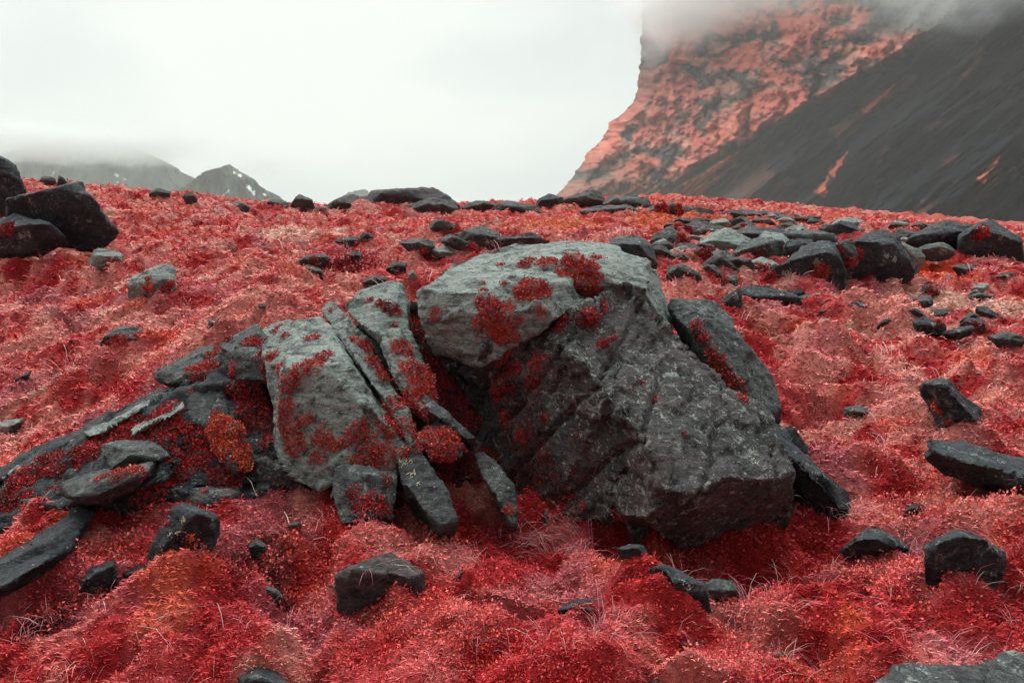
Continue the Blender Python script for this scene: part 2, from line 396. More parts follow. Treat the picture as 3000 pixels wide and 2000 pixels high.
def build_leaves():
    n = 330000
    x, y, r = polar(n, 2.3, 13)
    k = RNG.random(n) < leafmask(x, y)
    x, y, r = x[k], y[k], r[k]; n = len(x)
    e = .03; z = gz(x, y); nx = (gz(x + e, y) - z) / e; ny = (gz(x, y + e) - z) / e
    Nr = np.c_[-nx, -ny, np.ones(n)]; Nr /= np.linalg.norm(Nr, axis=1)[:, None]
    c = lerp(np.tile(CRIM, (n, 1)), ORANGE, sm(.0, .35, n2(x, y, 2.0, 2, 143)) * .9)
    c = lerp(c, DARKR * 1.6, (RNG.random(n) < .25) * .8); c = c * 1.25
    c = lerp(c, ROSE, (RNG.random(n) < .2) * .8)
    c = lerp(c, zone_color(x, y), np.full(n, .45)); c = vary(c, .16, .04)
    hgt = .03 * RNG.random(n) ** 1.0
    P = np.c_[x, y, z + hgt * (r / 4) ** .5]
    V, F, C = leaves(P, Nr, .0125 * (r / 3.4) ** .65, c, .5, 1.0)
    o = mesh_obj('leafy_ground_cover', V, F, LEAF, colors=C)
    tag(o, 'low leafy shrub mats of crimson and orange leaves creeping between the rocks', 'ground cover', kind='stuff')
def build_grass(spots):
    parts = []
    def tuft(cx, cy, cz, n, ln, lean=(0, 0), spread=.05, wd=.0011):
        a = RNG.uniform(0, 2 * PI, n); rr = spread * np.sqrt(RNG.random(n))
        P = np.c_[cx + rr * np.cos(a), cy + rr * np.sin(a), np.full(n, cz)]
        P[:, 2] = np.where(cz > -50, cz, 0)
        D = np.c_[.55 * np.cos(a) * RNG.random(n) + lean[0] + RNG.normal(0, .28, n), .45 * np.sin(a) + lean[1] + RNG.normal(0, .28, n), .55 + .5 * RNG.random(n)]
        D /= np.linalg.norm(D, axis=1)[:, None]
        base = lerp(np.tile((.46, .15, .17), (n, 1)), np.array((.66, .50, .44)), (RNG.random(n) < .22) * .8)
        parts.append(blades(P, D, ln * (.45 + .7 * RNG.random(n)), wd * (.6 + .7 * RNG.random(n)), vary(base, .2), .7))
    for px, py, n, ln, lx, ly in spots:
        Y = gY(px, py); p = at(px, py, Y)
        tuft(p[0], p[1], float(gz(p[0], p[1])[0]) - .01, n, ln, (lx, ly), .06 * Y / 3.5, .0009 * Y / 3.4)
    x, y, r = polar(800, 2.5, 12)
    z = gz(x, y)
    for i in range(len(x)):
        tuft(x[i], y[i], z[i] - .01, int(RNG.integers(5, 16)), .10 + .05 * (r[i] / 5), (RNG.normal(0, .25), RNG.normal(0, .2)), .05 * r[i] / 3.5, .0009 * r[i] / 3.4)
    V, F, C = merge(parts)
    o = mesh_obj('grass', V, F, STRAW, colors=C)
    tag(o, 'long thin pinkish straw grass blades growing out of the moss', 'grass', kind='stuff')

# ------------------------------------------------------------------ rocks
def worley_id(V, seed):
    """nearest-cell random value: broken plates with hard steps between them"""
    I = np.floor(V).astype(np.int64); best = np.full(len(V), 9e9); val = np.zeros(len(V))
    for dx in (-1, 0, 1):
        for dy in (-1, 0, 1):
            for dz in (-1, 0, 1):
                J = I + (dx, dy, dz); h = _hash(J[:, 0], J[:, 1], J[:, 2], seed)
                c = J + np.stack([(h & 255), (h >> 8) & 255, (h >> 16) & 255], 1) / 255.
                d = ((V - c) ** 2).sum(1); k = d < best
                best[k] = d[k]; val[k] = ((h >> np.uint32(24)) & np.uint32(255))[k] / 255.
    return val
def rock_mesh(shells, edge, amp, seed, size, bed=(.25, .1, 1), chips=4, facets=16):
    bm = bmesh.new()
    for P in shells:
        vs = [bm.verts.new(p) for p in P]
        r = bmesh.ops.convex_hull(bm, input=vs)
        junk = set(g for g in r['geom_interior'] + r['geom_unused'] if isinstance(g, bmesh.types.BMVert) and g.is_valid)
        if junk: bmesh.ops.delete(bm, geom=list(junk), context='VERTS')
    for v in [v for v in bm.verts if not v.link_faces]: bm.verts.remove(v)
    bmesh.ops.recalc_face_normals(bm, faces=bm.faces)
    me = bpy.data.meshes.new('tmp'); bm.to_mesh(me); bm.free()
    ob = bpy.data.objects.new('tmp', me); COL.objects.link(ob)
    md = ob.modifiers.new('r', 'REMESH'); md.mode = 'VOXEL'; md.voxel_size = edge
    dg = bpy.context.evaluated_depsgraph_get(); ev = ob.evaluated_get(dg); m2 = ev.to_mesh()
    nv = len(m2.vertices); V = np.empty(nv * 3, np.float32); m2.vertices.foreach_get('co', V); V = V.reshape(-1, 3).astype(float)
    F = np.empty(len(m2.polygons) * 4, np.int32); m2.polygons.foreach_get('vertices', F); F = F.reshape(-1, 4)
    ev.to_mesh_clear(); bpy.data.objects.remove(ob); bpy.data.meshes.remove(me)
    def normals(V):
        T = V[F]; n = np.cross(T[:, 2] - T[:, 0], T[:, 3] - T[:, 1]); o = np.zeros_like(V)
        for k in range(4): np.add.at(o, F[:, k], n)
        return o / (np.linalg.norm(o, axis=1)[:, None] + 1e-12)
    def relax(V, it, lam=.5):
        E = np.concatenate([F[:, [0, 1]], F[:, [1, 2]], F[:, [2, 3]], F[:, [3, 0]]]); E = np.concatenate([E, E[:, ::-1]])
        cnt = np.bincount(E[:, 0], minlength=nv)[:, None]
        for _ in range(it):
            sm_ = np.stack([np.bincount(E[:, 0], V[E[:, 1], k], nv) for k in range(3)], 1) / np.maximum(cnt, 1)
            V = V + lam * (sm_ - V)
        return V
    V = relax(V, 1, .35)
    Nn = normals(V); s = 1 / size; rs = np.random.default_rng(seed)
    # planar spalls knock the corners off
    W = V + (.010 * size) * np.stack([noise(V, 2 * s, seed + 60 + k) for k in range(3)], 1)
    if len(shells) == 1:
        for _ in range(chips):
            n = rs.normal(size=3) if rs.random() < .5 else np.sign(rs.normal(size=3)) * (rs.random(3) + .15); n /= np.linalg.norm(n); pr = W @ n
            h = pr.max() - size * rs.uniform(.015, .09)
            V = V - n * np.maximum(0, pr - h)[:, None]
    # fracture facets: each patch of the surface is planed flat, leaving ledges and sharp arrises between
    Nn = normals(relax(V, 6 if len(shells) == 1 else 25)); K = facets
    sd_ = [int(rs.integers(nv))]; dmin = ((V - V[sd_[0]]) ** 2).sum(1) * s * s + .5 * (1 - Nn @ Nn[sd_[0]])
    for _ in range(K - 1):
        j = int(np.argmax(dmin * (.5 + rs.random(nv)))); sd_.append(j)
        dmin = np.minimum(dmin, ((V - V[j]) ** 2).sum(1) * s * s + .5 * (1 - Nn @ Nn[j]))
    ws = V + .05 * size * np.stack([fbm(V, 2.5 * s, 3, seed + 90 + k) for k in range(3)], 1)
    best = np.full(nv, 9e9); asg = np.zeros(nv, int)
    for q, j in enumerate(sd_):
        c_ = ((ws - V[j]) ** 2).sum(1) * s * s + .5 * (1 - Nn @ Nn[j]); k = c_ < best; best[k] = c_[k]; asg[k] = q
    off = np.zeros_like(V)
    for q, j in enumerate(sd_):
        k = asg == q
        if k.sum() < 4: continue
        n = Nn[k].mean(0) + rs.normal(size=3) * .06; n /= np.linalg.norm(n) + 1e-9
        c_ = V[k].mean(0); dd_ = (c_ - V[k]) @ n
        off[k] = n * (np.clip(dd_, -.12 * size, .12 * size) * .85 + rs.normal() * .012 * size)[:, None]
    V = V + (relax(off, 1, .3) if len(shells) == 1 else relax(off, 2, .45)); Nn = normals(V)
    b = np.array(bed, float); b /= np.linalg.norm(b)
    ww = V * s + .10 * np.stack([fbm(V, 3 * s, 3, seed + 70 + k) for k in range(3)], 1)
    wb = ww + b * (ww @ b)[:, None] * 1.5
    plate = worley_id(wb * 3.2, seed) - .5; plate2 = worley_id(wb * 9, seed + 3) - .5
    lay = (V @ b) * s * 8 + 1.4 * noise(V, 1.2 * s, seed + 5)
    lg = np.abs((lay % 1) - .5) * 2
    crack = sm(.82, 1, lg) * sm(-.05, .25, noise(V, 2.2 * s, seed + 8))
    d = .34 * plate + .30 * plate2 + .16 * fbm(V, 2.4 * s, 5, seed + 3, .6) - .35 * crack
    V = V + Nn * (d * amp * size)[:, None]
    fine = fbm(V, 14 / max(size, .5), 4, seed + 20, .62)
    V = V + Nn * (fine * min(.013, .03 * size))[:, None]
    return V, F
ROCKS = []
def rock_world(label, P, kind='grey', amp=.07, edge=None, name='rock', cat='rock', seed=None, group=None, bed=(.25, .1, 1), facets=None):
    shells = P if isinstance(P[0], list) or (isinstance(P[0], np.ndarray) and P[0].ndim == 2) else [P]
    P = np.concatenate([np.array(q, float) for q in shells]); c = P.mean(0); size = float(np.linalg.norm(P.max(0) - P.min(0))) * .55
    dist = math.hypot(c[0], c[1])
    if edge is None: edge = max(.011, dist * .0036)
    edge = max(min(edge, size * .038), size * .0085)
    seed = seed if seed is not None else len(ROCKS) * 3 + 1
    V, F = rock_mesh(shells, edge, amp, seed, size, bed, facets=facets or (70 if len(shells) > 1 else (30 if size > .6 and dist < 6.5 else 13)))
    base = np.array((c[0], c[1], V[:, 2].min()))
    o = mesh_obj(name, V - base, F, ROCK[kind]); o.location = base
    tag(o, label, cat, group)
    ROCKS.append(o); o_data[o.name] = (V, F)
    return o
o_data = {}
def rock_px(label, P3, kind='grey', amp=.05, near=.93, **k):
    amp *= .62; nr = lambda q: [(p[0], p[1], p[2] * near) for p in q]; facets = k.pop('facets', None); k['facets'] = facets
    grow = .0 if isinstance(P3[0], list) else .04
    P3 = [nr(q) for q in P3] if isinstance(P3[0], list) else nr(P3)
    if isinstance(P3[0], list): return rock_world(label, [[at(*p) for p in q] for q in P3], kind, amp, **k)
    P = np.array([at(*p) for p in P3]); m_ = P.mean(0); P = m_ + (P - m_) * (1 + grow)
    return rock_world(label, P, kind, amp, **k)
def rk(label, outl, kind='grey', tf=.35, thick=.7, under=0., Y=None, amp=.06, lift=0., lean=0., bank=.20, **k):
    """a stone from its outline in the photograph, set on the ground where its foot stands"""
    o = np.array(outl, float); x0, y0 = o.min(0); x1, y1 = o.max(0); wpx = x1 - x0; hpx = max(y1 - y0, 1)
    cx = (x0 + x1) / 2
    if Y is None: Y = gY(min(max(cx, 5), 2345), y1 - .12 * hpx)
    wm = wpx * Y / FPX; hm = hpx * Y / FPX; dep = thick * min(wm, hm * 2.2)
    P = []
    for px, py in o:
        t = (y1 - py) / hpx                     # 1 at top
        P.append(at(px, py, Y + dep * sm(.35, 1, np.array(t)) * (.6 + lean) + (under * dep if t < .25 else 0)))
        q = at(px * .82 + cx * .18, py + .12 * hpx, Y + dep * (1 + .2 * t)); P.append(q)
        if t < .45:
            q = at(px, py, Y + .15 * dep + under * dep); q[2] -= .35 * hm; P.append(q)
    if tf > 0:
        rs = random.Random(int(x0 * 7 + y0))
        for fx in (.22, .5, .8):
            xx = x0 + fx * wpx + rs.uniform(-.05, .05) * wpx
            # top height of outline at xx
            ys = []
            for (ax, ay), (bx, by) in zip(o, np.roll(o, -1, 0)):
                if (ax - xx) * (bx - xx) <= 0 and ax != bx: ys.append(ay + (by - ay) * (xx - ax) / (bx - ax))
            if len(ys) >= 2:
                a, b_ = min(ys), max(ys)
                P.append(at(xx, a + (b_ - a) * (tf + rs.uniform(-.08, .08)), Y - .10 * dep - .05 * wm))
    P = np.array(P); m_ = P.mean(0); P = m_ + (P - m_) * 1.07; P[:, 2] += lift
    if bank:
        fy = Y - .05 * wm; pass
        for fx in (.12, .5, .88):
            q = at(x0 + fx * wpx, y1, fy - .10 * wm); MOUNDS.append((q[0], q[1], .26 * wm + .02, .22 * wm + .02, bank * hm))
    ro = rock_world(label, P, kind, amp, **k)
    rs = random.Random(int(x0 * 3 + y1)); sz = .0125 * max(1, Y / 7) ** .5
    if wpx > 22 and Y < 15 and rs.random() < .55:
        for _ in range(rs.choice((1, 1, 2))):
            AUTO.append((ro, (cx + rs.uniform(-.36, .36) * wpx, y0 + rs.uniform(.25, .8) * hpx, min(wpx, hpx * 1.6, 70) * rs.uniform(.14, .28)), sz, rs.random() < .5))
    if wpx > 40 and Y < 14 and rs.random() < .7:
        for _ in range(rs.choice((1, 2, 3))): AUTOL.append((ro, (cx + rs.uniform(-.32, .32) * wpx, y0 + rs.uniform(.3, .75) * hpx, rs.uniform(4, 9))))
    return ro
AUTO = []; AUTOL = []

def moss_patch(rockobj, spots, dens=1.0, size=.0105, col=(CRIM, ORANGE), up=0., name='moss_patch'):
    """red cushions grown on a stone; spots = (px, py, radius px)"""
    V, F = o_data[rockobj.name]
    bv = BVHTree.FromPolygons([tuple(v) for v in V], F.tolist())
    F = np.concatenate([F[:, [0, 1, 2]], F[:, [0, 2, 3]]])
    T = V[F]; cen = T.mean(1); nrm = np.cross(T[:, 1] - T[:, 0], T[:, 2] - T[:, 0]); ar = np.linalg.norm(nrm, axis=1); nrm = nrm / (ar[:, None] + 1e-12); ar = ar / 2
    m = V.mean(0)
    if (((cen - m) * nrm).sum(1) * ar).sum() < 0: nrm = -nrm
    for px, py, rp in spots:
        d = Vector(ray(px, py)).normalized()
        hit, n_, i_, dist = bv.ray_cast(Vector((0, 0, EYE)), d)
        if hit is None: continue
        h = np.array(hit); rm = rp * h[1] / FPX
        d0 = np.linalg.norm(cen - h, axis=1) / rm; k = np.where((d0 < 1.6) & (nrm @ np.array(d) < .25))[0]
        if len(k) < 2: continue
        dd = np.full(len(cen), 9.); dd[k] = d0[k] + .8 * fbm(cen[k], 1.9 / rm, 3, 5) + .4 * fbm(cen[k], 7 / rm, 2, 9)
        k = np.where(dd < 1.0)[0]
        if len(k) < 2: continue
        dn = 36000 * dens * (.011 / size) ** 1.6
        n = int(min(20000, ar[k].sum() * dn)) + 4
        t = RNG.choice(k, n, p=ar[k] / ar[k].sum())
        a = RNG.random((n, 1)); b = RNG.random((n, 1)); f = (a + b) > 1; a[f] = 1 - a[f]; b[f] = 1 - b[f]
        P = T[t, 0] + a * (T[t, 1] - T[t, 0]) + b * (T[t, 2] - T[t, 0])
        th = np.clip(1 - dd[t], 0, 1) ** .5 * min(.026, rm * .35)
        P = P + nrm[t] * (th * (.25 + .75 * RNG.random(n)))[:, None]
        c0, c1 = col
        c = lerp(np.tile(c0, (n, 1)), c1, np.clip(.35 + 1.6 * fbm(P, 9, 2, 77) + .25 * RNG.normal(size=n), 0, 1))
        c = lerp(c, DARKR, (RNG.random(n) < .18) * .8)
        v, f_, cc = leaves(P, nrm[t], size * (h[1] / 4.4) ** .5, vary(c, .22), .5, .85)
        base = np.array(rockobj.location)
        mesh_obj(name, v - base, f_, LEAF, rockobj, cc)

def lichen_patch(rockobj, spots, col=(.42, .44, .38), size=.007):
    """thin pale crust lichen: overlapping flat scales lying on the stone"""
    V, F = o_data[rockobj.name]; F = np.concatenate([F[:, [0, 1, 2]], F[:, [0, 2, 3]]])
    bv = BVHTree.FromPolygons([tuple(v) for v in V], F.tolist())
    T = V[F]; cen = T.mean(1); nrm = np.cross(T[:, 1] - T[:, 0], T[:, 2] - T[:, 0]); ar = np.linalg.norm(nrm, axis=1); nrm = nrm / (ar[:, None] + 1e-12); ar = ar / 2
    if (((cen - V.mean(0)) * nrm).sum(1) * ar).sum() < 0: nrm = -nrm
    for px, py, rp_ in spots:
        hit, n_, i_, dist = bv.ray_cast(Vector((0, 0, EYE)), Vector(ray(px, py)).normalized())
        if hit is None: continue
        h = np.array(hit); rm = rp_ * h[1] / FPX; d0 = np.linalg.norm(cen - h, axis=1) / rm
        k = np.where(d0 < 2.2)[0]
        if len(k) < 1: continue
        n = int(np.clip(ar[k].sum() / (size * size) * 1.6, 12, 900)); t = RNG.choice(k, n, p=ar[k] / ar[k].sum())
        a = RNG.random((n, 1)); b = RNG.random((n, 1)); f = (a + b) > 1; a[f] = 1 - a[f]; b[f] = 1 - b[f]
        P = T[t, 0] + a * (T[t, 1] - T[t, 0]) + b * (T[t, 2] - T[t, 0]); N_ = nrm[t]
        q = np.linalg.norm(P - h, axis=1) / rm + .9 * noise(P, 1.6 / rm, 3) + .5 * noise(P, 5 / rm, 4); m = q < .85
        if m.sum() < 4: continue
        P, N_ = P[m], N_[m]; n = len(P)
        u = np.cross(N_, rand_dirs(n, None)); u /= np.linalg.norm(u, axis=1)[:, None] + 1e-9; v = np.cross(N_, u)
        s_ = (size * (.5 + .7 * RNG.random(n)))[:, None]; P = P + N_ * (.0015 + .002 * RNG.random((n, 1)))
        W = np.stack([P - u * s_ * .5, P + v * s_ * .45 + N_ * .001, P + u * s_ * .5, P - v * s_ * .45], 1).reshape(-1, 3)
        mesh_obj('lichen_patch', W - np.array(rockobj.location), np.arange(n * 4).reshape(n, 4), FOL, rockobj, np.repeat(vary(np.tile(col, (n, 1)), .2), 4, 0))

GRASS_SPOTS = [(1340, 1260, 60, .30, -.5, -.1), (1260, 1270, 40, .26, -.6, 0), (1180, 1250, 30, .22, .5, 0), (1290, 1200, 20, .2, .2, 0), (560, 1130, 14, .30, .7, 0), (570, 1010, 12, .32, .5, .1),
 (430, 1130, 30, .2, .1, 0), (150, 1140, 8, .42, .8, .1), (240, 1090, 10, .3, -.5, 0), (2240, 1100, 50, .18, -.1, 0), (2300, 1290, 30, .22, -.5, 0), (2080, 1290, 24, .2, .2, 0), (1900, 1180, 16, .26, .1, 0), (1640, 1240, 30, .18, .3, 0),
 (1480, 1190, 30, .16, .2, 0), (970, 900, 16, .2, .2, 0), (960, 760, 24, .22, 0, 0), (1000, 840, 18, .22, .1, .1), (1560, 1180, 24, .16, 0, 0), (700, 1250, 30, .18, .4, 0), (860, 1330, 30, .2, .5, 0), (300, 1500, 12, .34, .8, 0), (1720, 1350, 16, .18, 0, 0), (1400, 1480, 30, .2, .1, 0), (380, 880, 20, .14, 0, 0)]

# ---- the great boulder and the stones leaning on it
front = rock_px('largest boulder at the centre, speckled with pale lichen, its rounded nose overhanging black shade', [
 [(1392, 652, 5.15), (1470, 668, 5.1), (1310, 765, 4.8), (1400, 700, 4.85), (1560, 750, 4.85), (1655, 862, 4.6), (1745, 960, 4.35), (1520, 800, 4.60),
  (1395, 900, 4.32), (1500, 1005, 4.08), (1600, 1000, 4.12), (1700, 1010, 4.1), (1480, 1100, 4.05), (1620, 1110, 3.98), (1795, 1020, 4.28), (1830, 1090, 4.22), (1400, 700, 6.2), (1745, 980, 5.4), (1480, 1150, 5.2), (1330, 900, 5.2)],
 [(1130, 845, 5.0), (1200, 795, 4.98), (1320, 760, 4.88), (1400, 900, 4.5), (1430, 1020, 4.36), (1440, 1200, 4.3), (1300, 1220, 4.42), (1160, 1220, 4.55), (1135, 1000, 4.85), (1290, 950, 4.6), (1350, 1100, 4.42), (1150, 900, 5.9), (1440, 1240, 5.6), (1150, 1240, 5.6), (1350, 760, 5.8)],
 [(988, 715, 5.14), (1060, 715, 5.04), (1180, 785, 4.92), (1215, 900, 4.92), (1160, 1010, 4.92), (1085, 960, 5.02), (1012, 850, 5.12), (1000, 740, 5.8), (1200, 800, 5.8), (1160, 1020, 5.6)],
 [(1470, 1050, 4.12), (1560, 1030, 4.08), (1700, 1010, 4.12), (1800, 1035, 4.28), (1834, 1110, 4.2), (1832, 1160, 4.15), (1730, 1190, 3.86), (1590, 1196, 3.82), (1480, 1180, 3.92), (1560, 1110, 3.86), (1690, 1080, 3.84), (1440, 1130, 4.1), (1420, 1180, 4.15),
  (1500, 1230, 4.35), (1600, 1250, 4.4), (1800, 1230, 4.45), (1500, 1150, 5.2), (1800, 1150, 5.1)],
 [(1480, 1200, 4.4), (1620, 1310, 4.5), (1800, 1290, 4.6), (1815, 1200, 4.6), (1500, 1320, 4.6), (1500, 1200, 5.3), (1800, 1250, 5.2), (1500, 1330, 5.2)],
 [(1300, 770, 4.72), (1345, 738, 4.78), (1395, 790, 4.52), (1440, 880, 4.27), (1500, 975, 4.04), (1530, 1060, 3.95), (1490, 1075, 3.98), (1380, 960, 4.28), (1320, 850, 4.55), (1330, 790, 5.2), (1480, 1060, 4.6)],
 ], 'mauve', .085, edge=.014, name='boulder', cat='boulder', bed=(.8, .1, -.5), seed=8)
cap = rock_px('pale cap slab dotted with red moss, black gap below its right end', [
 (978, 668, 5.15), (1000, 642, 5.3), (1060, 622, 5.42), (1180, 612, 5.5), (1275, 612, 5.45), (1325, 650, 5.08), (1338, 686, 4.92), (1290, 716, 4.82), (1205, 750, 4.78), (1172, 788, 4.76),
 (1045, 692, 4.93), (1110, 662, 4.95), (1230, 660, 4.85), (985, 700, 5.05), (1000, 790, 5.05), (1110, 840, 4.88), (1150, 815, 4.83), (1000, 700, 5.9), (1300, 700, 5.8), (1100, 860, 5.6)], 'pale', .05, edge=.015, name='cap_slab', cat='slab', bed=(-.1, -.3, 1), seed=9)
back = rock_px('broad flat slab topping the great boulder, dark facet on its right end', [
 (1050, 604, 5.75), (1120, 578, 6.0), (1200, 562, 6.2), (1330, 556, 6.3), (1450, 566, 6.15), (1488, 586, 5.85), (1000, 642, 5.5), (1150, 628, 5.4), (1280, 620, 5.3), (1368, 618, 5.15), (1376, 655, 5.08), (1480, 674, 5.2), (1530, 706, 5.5), (1505, 610, 5.85),
 (1380, 790, 5.25), (1000, 780, 5.7), (1500, 820, 5.4), (1540, 800, 6.0), (1200, 700, 6.6), (1500, 700, 6.7)], 'pale', .045, edge=.016, name='top_slab', cat='slab', bed=(0, -.2, 1), seed=15)
rslab = rock_px('slab leaning on the right flank of the great boulder, red moss in its joint', [
 (1532, 694, 5.35), (1588, 690, 5.4), (1650, 700, 5.35), (1702, 742, 5.3), (1742, 812, 5.15), (1790, 882, 5.0), (1792, 935, 4.95), (1775, 966, 4.95), (1715, 936, 4.75), (1640, 850, 4.9), (1560, 742, 5.15), (1600, 760, 5.0), (1700, 870, 4.8),
 (1600, 700, 5.9), (1700, 800, 5.8), (1780, 980, 5.5), (1640, 1000, 5.4)], 'grey', .05, name='leaning_slab', cat='slab', seed=21, bed=(1, 0, .5), near=.965)
lslab = rock_px('dark wedge shaped slab at the lower right foot of the great boulder', [
 (1735, 958, 4.8), (1800, 972, 4.85), (1850, 1005, 4.8), (1900, 1060, 4.7), (1948, 1125, 4.55), (1958, 1185, 4.45), (1935, 1150, 4.3), (1860, 1060, 4.4), (1790, 1010, 4.5),
 (1958, 1225, 4.6), (1840, 1280, 4.75), (1800, 1200, 4.8), (1860, 1130, 4.75), (1900, 1180, 5.1), (1820, 1020, 5.3)], 'dark', .05, name='wedge_slab', cat='slab', seed=27, bed=(1, 0, .4))
rock_px('small dark stone peeping over the back right corner of the flat topped slab', [(1392, 556, 6.6), (1430, 534, 6.9), (1470, 540, 6.9), (1492, 560, 6.7), (1512, 612, 6.6), (1430, 560, 6.3), (1470, 562, 6.35), (1400, 620, 6.6), (1500, 640, 6.8), (1450, 600, 7.3)], 'grey', .05)
# cracked slabs left of the boulder
f1 = rock_px('broad tilted slab left of the great boulder, lichen crusted front ringed with red moss', [
 (605, 786, 5.0), (650, 756, 5.15), (735, 718, 5.3), (795, 800, 5.0), (870, 905, 4.75), (925, 990, 4.55), (945, 1025, 4.45), (640, 880, 4.62), (660, 850, 4.6), (790, 850, 4.55), (860, 960, 4.4),
 (645, 1040, 4.42), (680, 1110, 4.32), (820, 1110, 4.28), (900, 1090, 4.3), (640, 960, 4.5), (760, 800, 5.6), (900, 1000, 5.2), (680, 1000, 5.2)], 'pale', .05, edge=.015, name='tilted_slab', cat='slab', seed=33, bed=(.8, -.3, .5))
core = rock_px('dark mossy bedrock filling the gaps behind all the cracked slabs and the cleft', [
 [(-60, 1165, 4.94), (40, 1118, 4.94), (200, 1015, 5.09), (380, 915, 5.19), (560, 830, 5.19), (660, 800, 5.14), (680, 1080, 4.44), (560, 1110, 4.34), (400, 1110, 4.36), (150, 1140, 4.36), (-40, 1180, 4.34), (650, 1180, 4.44), (300, 1190, 4.39), (-40, 1250, 4.34), (200, 1100, 6.14), (640, 860, 6.14)],
 [(600, 830, 5.4), (800, 740, 5.65), (960, 690, 5.75), (1100, 800, 5.5), (1180, 900, 5.3), (640, 1130, 4.75), (900, 1130, 4.72), (1180, 1180, 4.8), (1100, 1240, 4.8), (640, 1200, 4.9), (1150, 1000, 6.4), (700, 900, 6.6)]],
 'dark', .06, edge=.02, name='bedrock_core', cat='bedrock', seed=211)
f2 = rock_px('long narrow pale slab between two cracks, right of the broad tilted slab', [
 (737, 706, 5.3), (776, 696, 5.35), (812, 730, 5.2), (850, 800, 5.0), (905, 900, 4.75), (955, 1005, 4.5), (990, 1080, 4.35), (965, 1050, 4.33), (925, 980, 4.45), (870, 895, 4.65), (800, 800, 4.85), (760, 740, 5.1), (850, 850, 5.4), (960, 1080, 4.9), (790, 760, 5.7)], 'pale', .05, name='strip_slab', cat='slab', seed=39, bed=(.8, -.3, .5))
f3 = rock_px('pale slab with a smooth top just left of the dark cleft', [
 (784, 697, 5.4), (840, 668, 5.5), (892, 650, 5.6), (925, 660, 5.55), (912, 700, 5.3), (942, 758, 5.15), (900, 768, 5.02), (858, 756, 5.02), (820, 735, 5.1), (880, 800, 5.0), (920, 820, 5.0), (850, 700, 6.1), (920, 780, 5.8)], 'pale', .045, name='smooth_slab', cat='slab', seed=45, bed=(.8, -.3, .5))
f4 = rock_px('thin split slab standing below the smooth topped slab, split lengthwise by fine cracks', [
 (868, 772, 4.98), (940, 760, 5.1), (948, 820, 4.95), (1000, 900, 4.75), (1010, 960, 4.6), (960, 960, 4.5), (920, 900, 4.6), (880, 820, 4.85), (900, 800, 5.6), (1000, 960, 5.1)], 'pale', .06, name='split_slab', cat='slab', seed=51, bed=(1, 0, .5))
f5 = rock_px('smooth grey slab slanting down right out of the moss in the cleft', [(972, 905, 4.62), (1005, 918, 4.62), (1060, 965, 4.5), (1098, 1003, 4.42), (1075, 1026, 4.35), (1020, 990, 4.4), (985, 955, 4.48), (1000, 950, 5.0), (1080, 1040, 4.9)], 'grey', .04, seed=57)
f6 = rock_px('block under a thick red cushion, above the black hollow at the foot of the cleft', [(955, 990, 4.42), (1000, 962, 4.52), (1030, 972, 4.45), (1068, 1015, 4.38), (1055, 1045, 4.3), (1005, 1056, 4.28), (975, 1040, 4.3), (1000, 1000, 4.9), (1050, 1050, 4.8)], 'grey', .05, seed=63)
f7 = rock_px('tall pale pillar slab standing alone at the foot of the cleft, spotted with cream lichen', [(912, 1035, 4.32), (935, 1012, 4.36), (968, 1018, 4.34), (1000, 1080, 4.22), (1030, 1150, 4.08), (1044, 1205, 4.0), (1010, 1222, 3.98), (960, 1160, 4.05), (925, 1095, 4.2), (1040, 1230, 4.2), (960, 1200, 4.5), (960, 1060, 4.75)], 'grey', .045, name='pillar_slab', cat='slab', seed=69)
f8 = rock_px('slender dark slab standing between the pillar slab and the great boulder', [(1092, 1046, 4.42), (1138, 1040, 4.42), (1165, 1090, 4.3), (1200, 1180, 4.12), (1202, 1205, 4.1), (1170, 1208, 4.08), (1135, 1140, 4.18), (1105, 1085, 4.3), (1150, 1150, 4.8), (1180, 1230, 4.5)], 'grey', .05, seed=75)
f9 = rock_px('squat grey block at the foot of the broad tilted slab, lower half mossy', [(768, 1095, 4.25), (800, 1065, 4.35), (860, 1058, 4.35), (908, 1075, 4.3), (912, 1130, 4.12), (895, 1185, 4.02), (780, 1205, 4.0), (765, 1140, 4.1), (840, 1100, 4.1), (860, 1200, 4.6), (900, 1100, 4.9)], 'grey', .06, seed=81)
f10 = rock_px('grey block with red moss arching over it, left neighbour of the broad tilted slab', [(502, 790, 5.2), (560, 752, 5.4), (592, 738, 5.45), (625, 790, 5.15), (640, 868, 4.85), (580, 880, 4.82), (520, 862, 4.95), (560, 800, 4.95), (540, 880, 5.6), (640, 900, 5.4)], 'grey', .05, seed=87)
f11 = rock_px('low slab with a sunlit edge behind the mossy block, at the top of the ledge', [(580, 770, 5.45), (625, 742, 5.7), (640, 752, 5.65), (700, 745, 5.6), (720, 735, 5.6), (640, 785, 5.3), (610, 800, 5.3), (660, 800, 5.7), (640, 830, 5.3)], 'pale', .04, seed=93)
f12 = rock_px('grey stone with a rough left end, between the moss slope and the mossy block', [(352, 862, 5.35), (378, 836, 5.5), (450, 802, 5.6), (508, 788, 5.5), (512, 860, 5.15), (440, 882, 5.1), (390, 888, 5.15), (430, 850, 5.12), (450, 900, 5.7), (500, 900, 5.5)], 'grey', .06, seed=99)
f13 = rock_px('dark pointed slab with an orange rim of moss, mid way along the left ledge', [(420, 915, 4.9), (455, 882, 4.95), (482, 868, 5.0), (500, 880, 4.95), (530, 945, 4.75), (470, 1000, 4.6), (440, 965, 4.7), (430, 940, 4.75), (470, 940, 5.5), (530, 1000, 5.2)], 'grey', .05, seed=105)
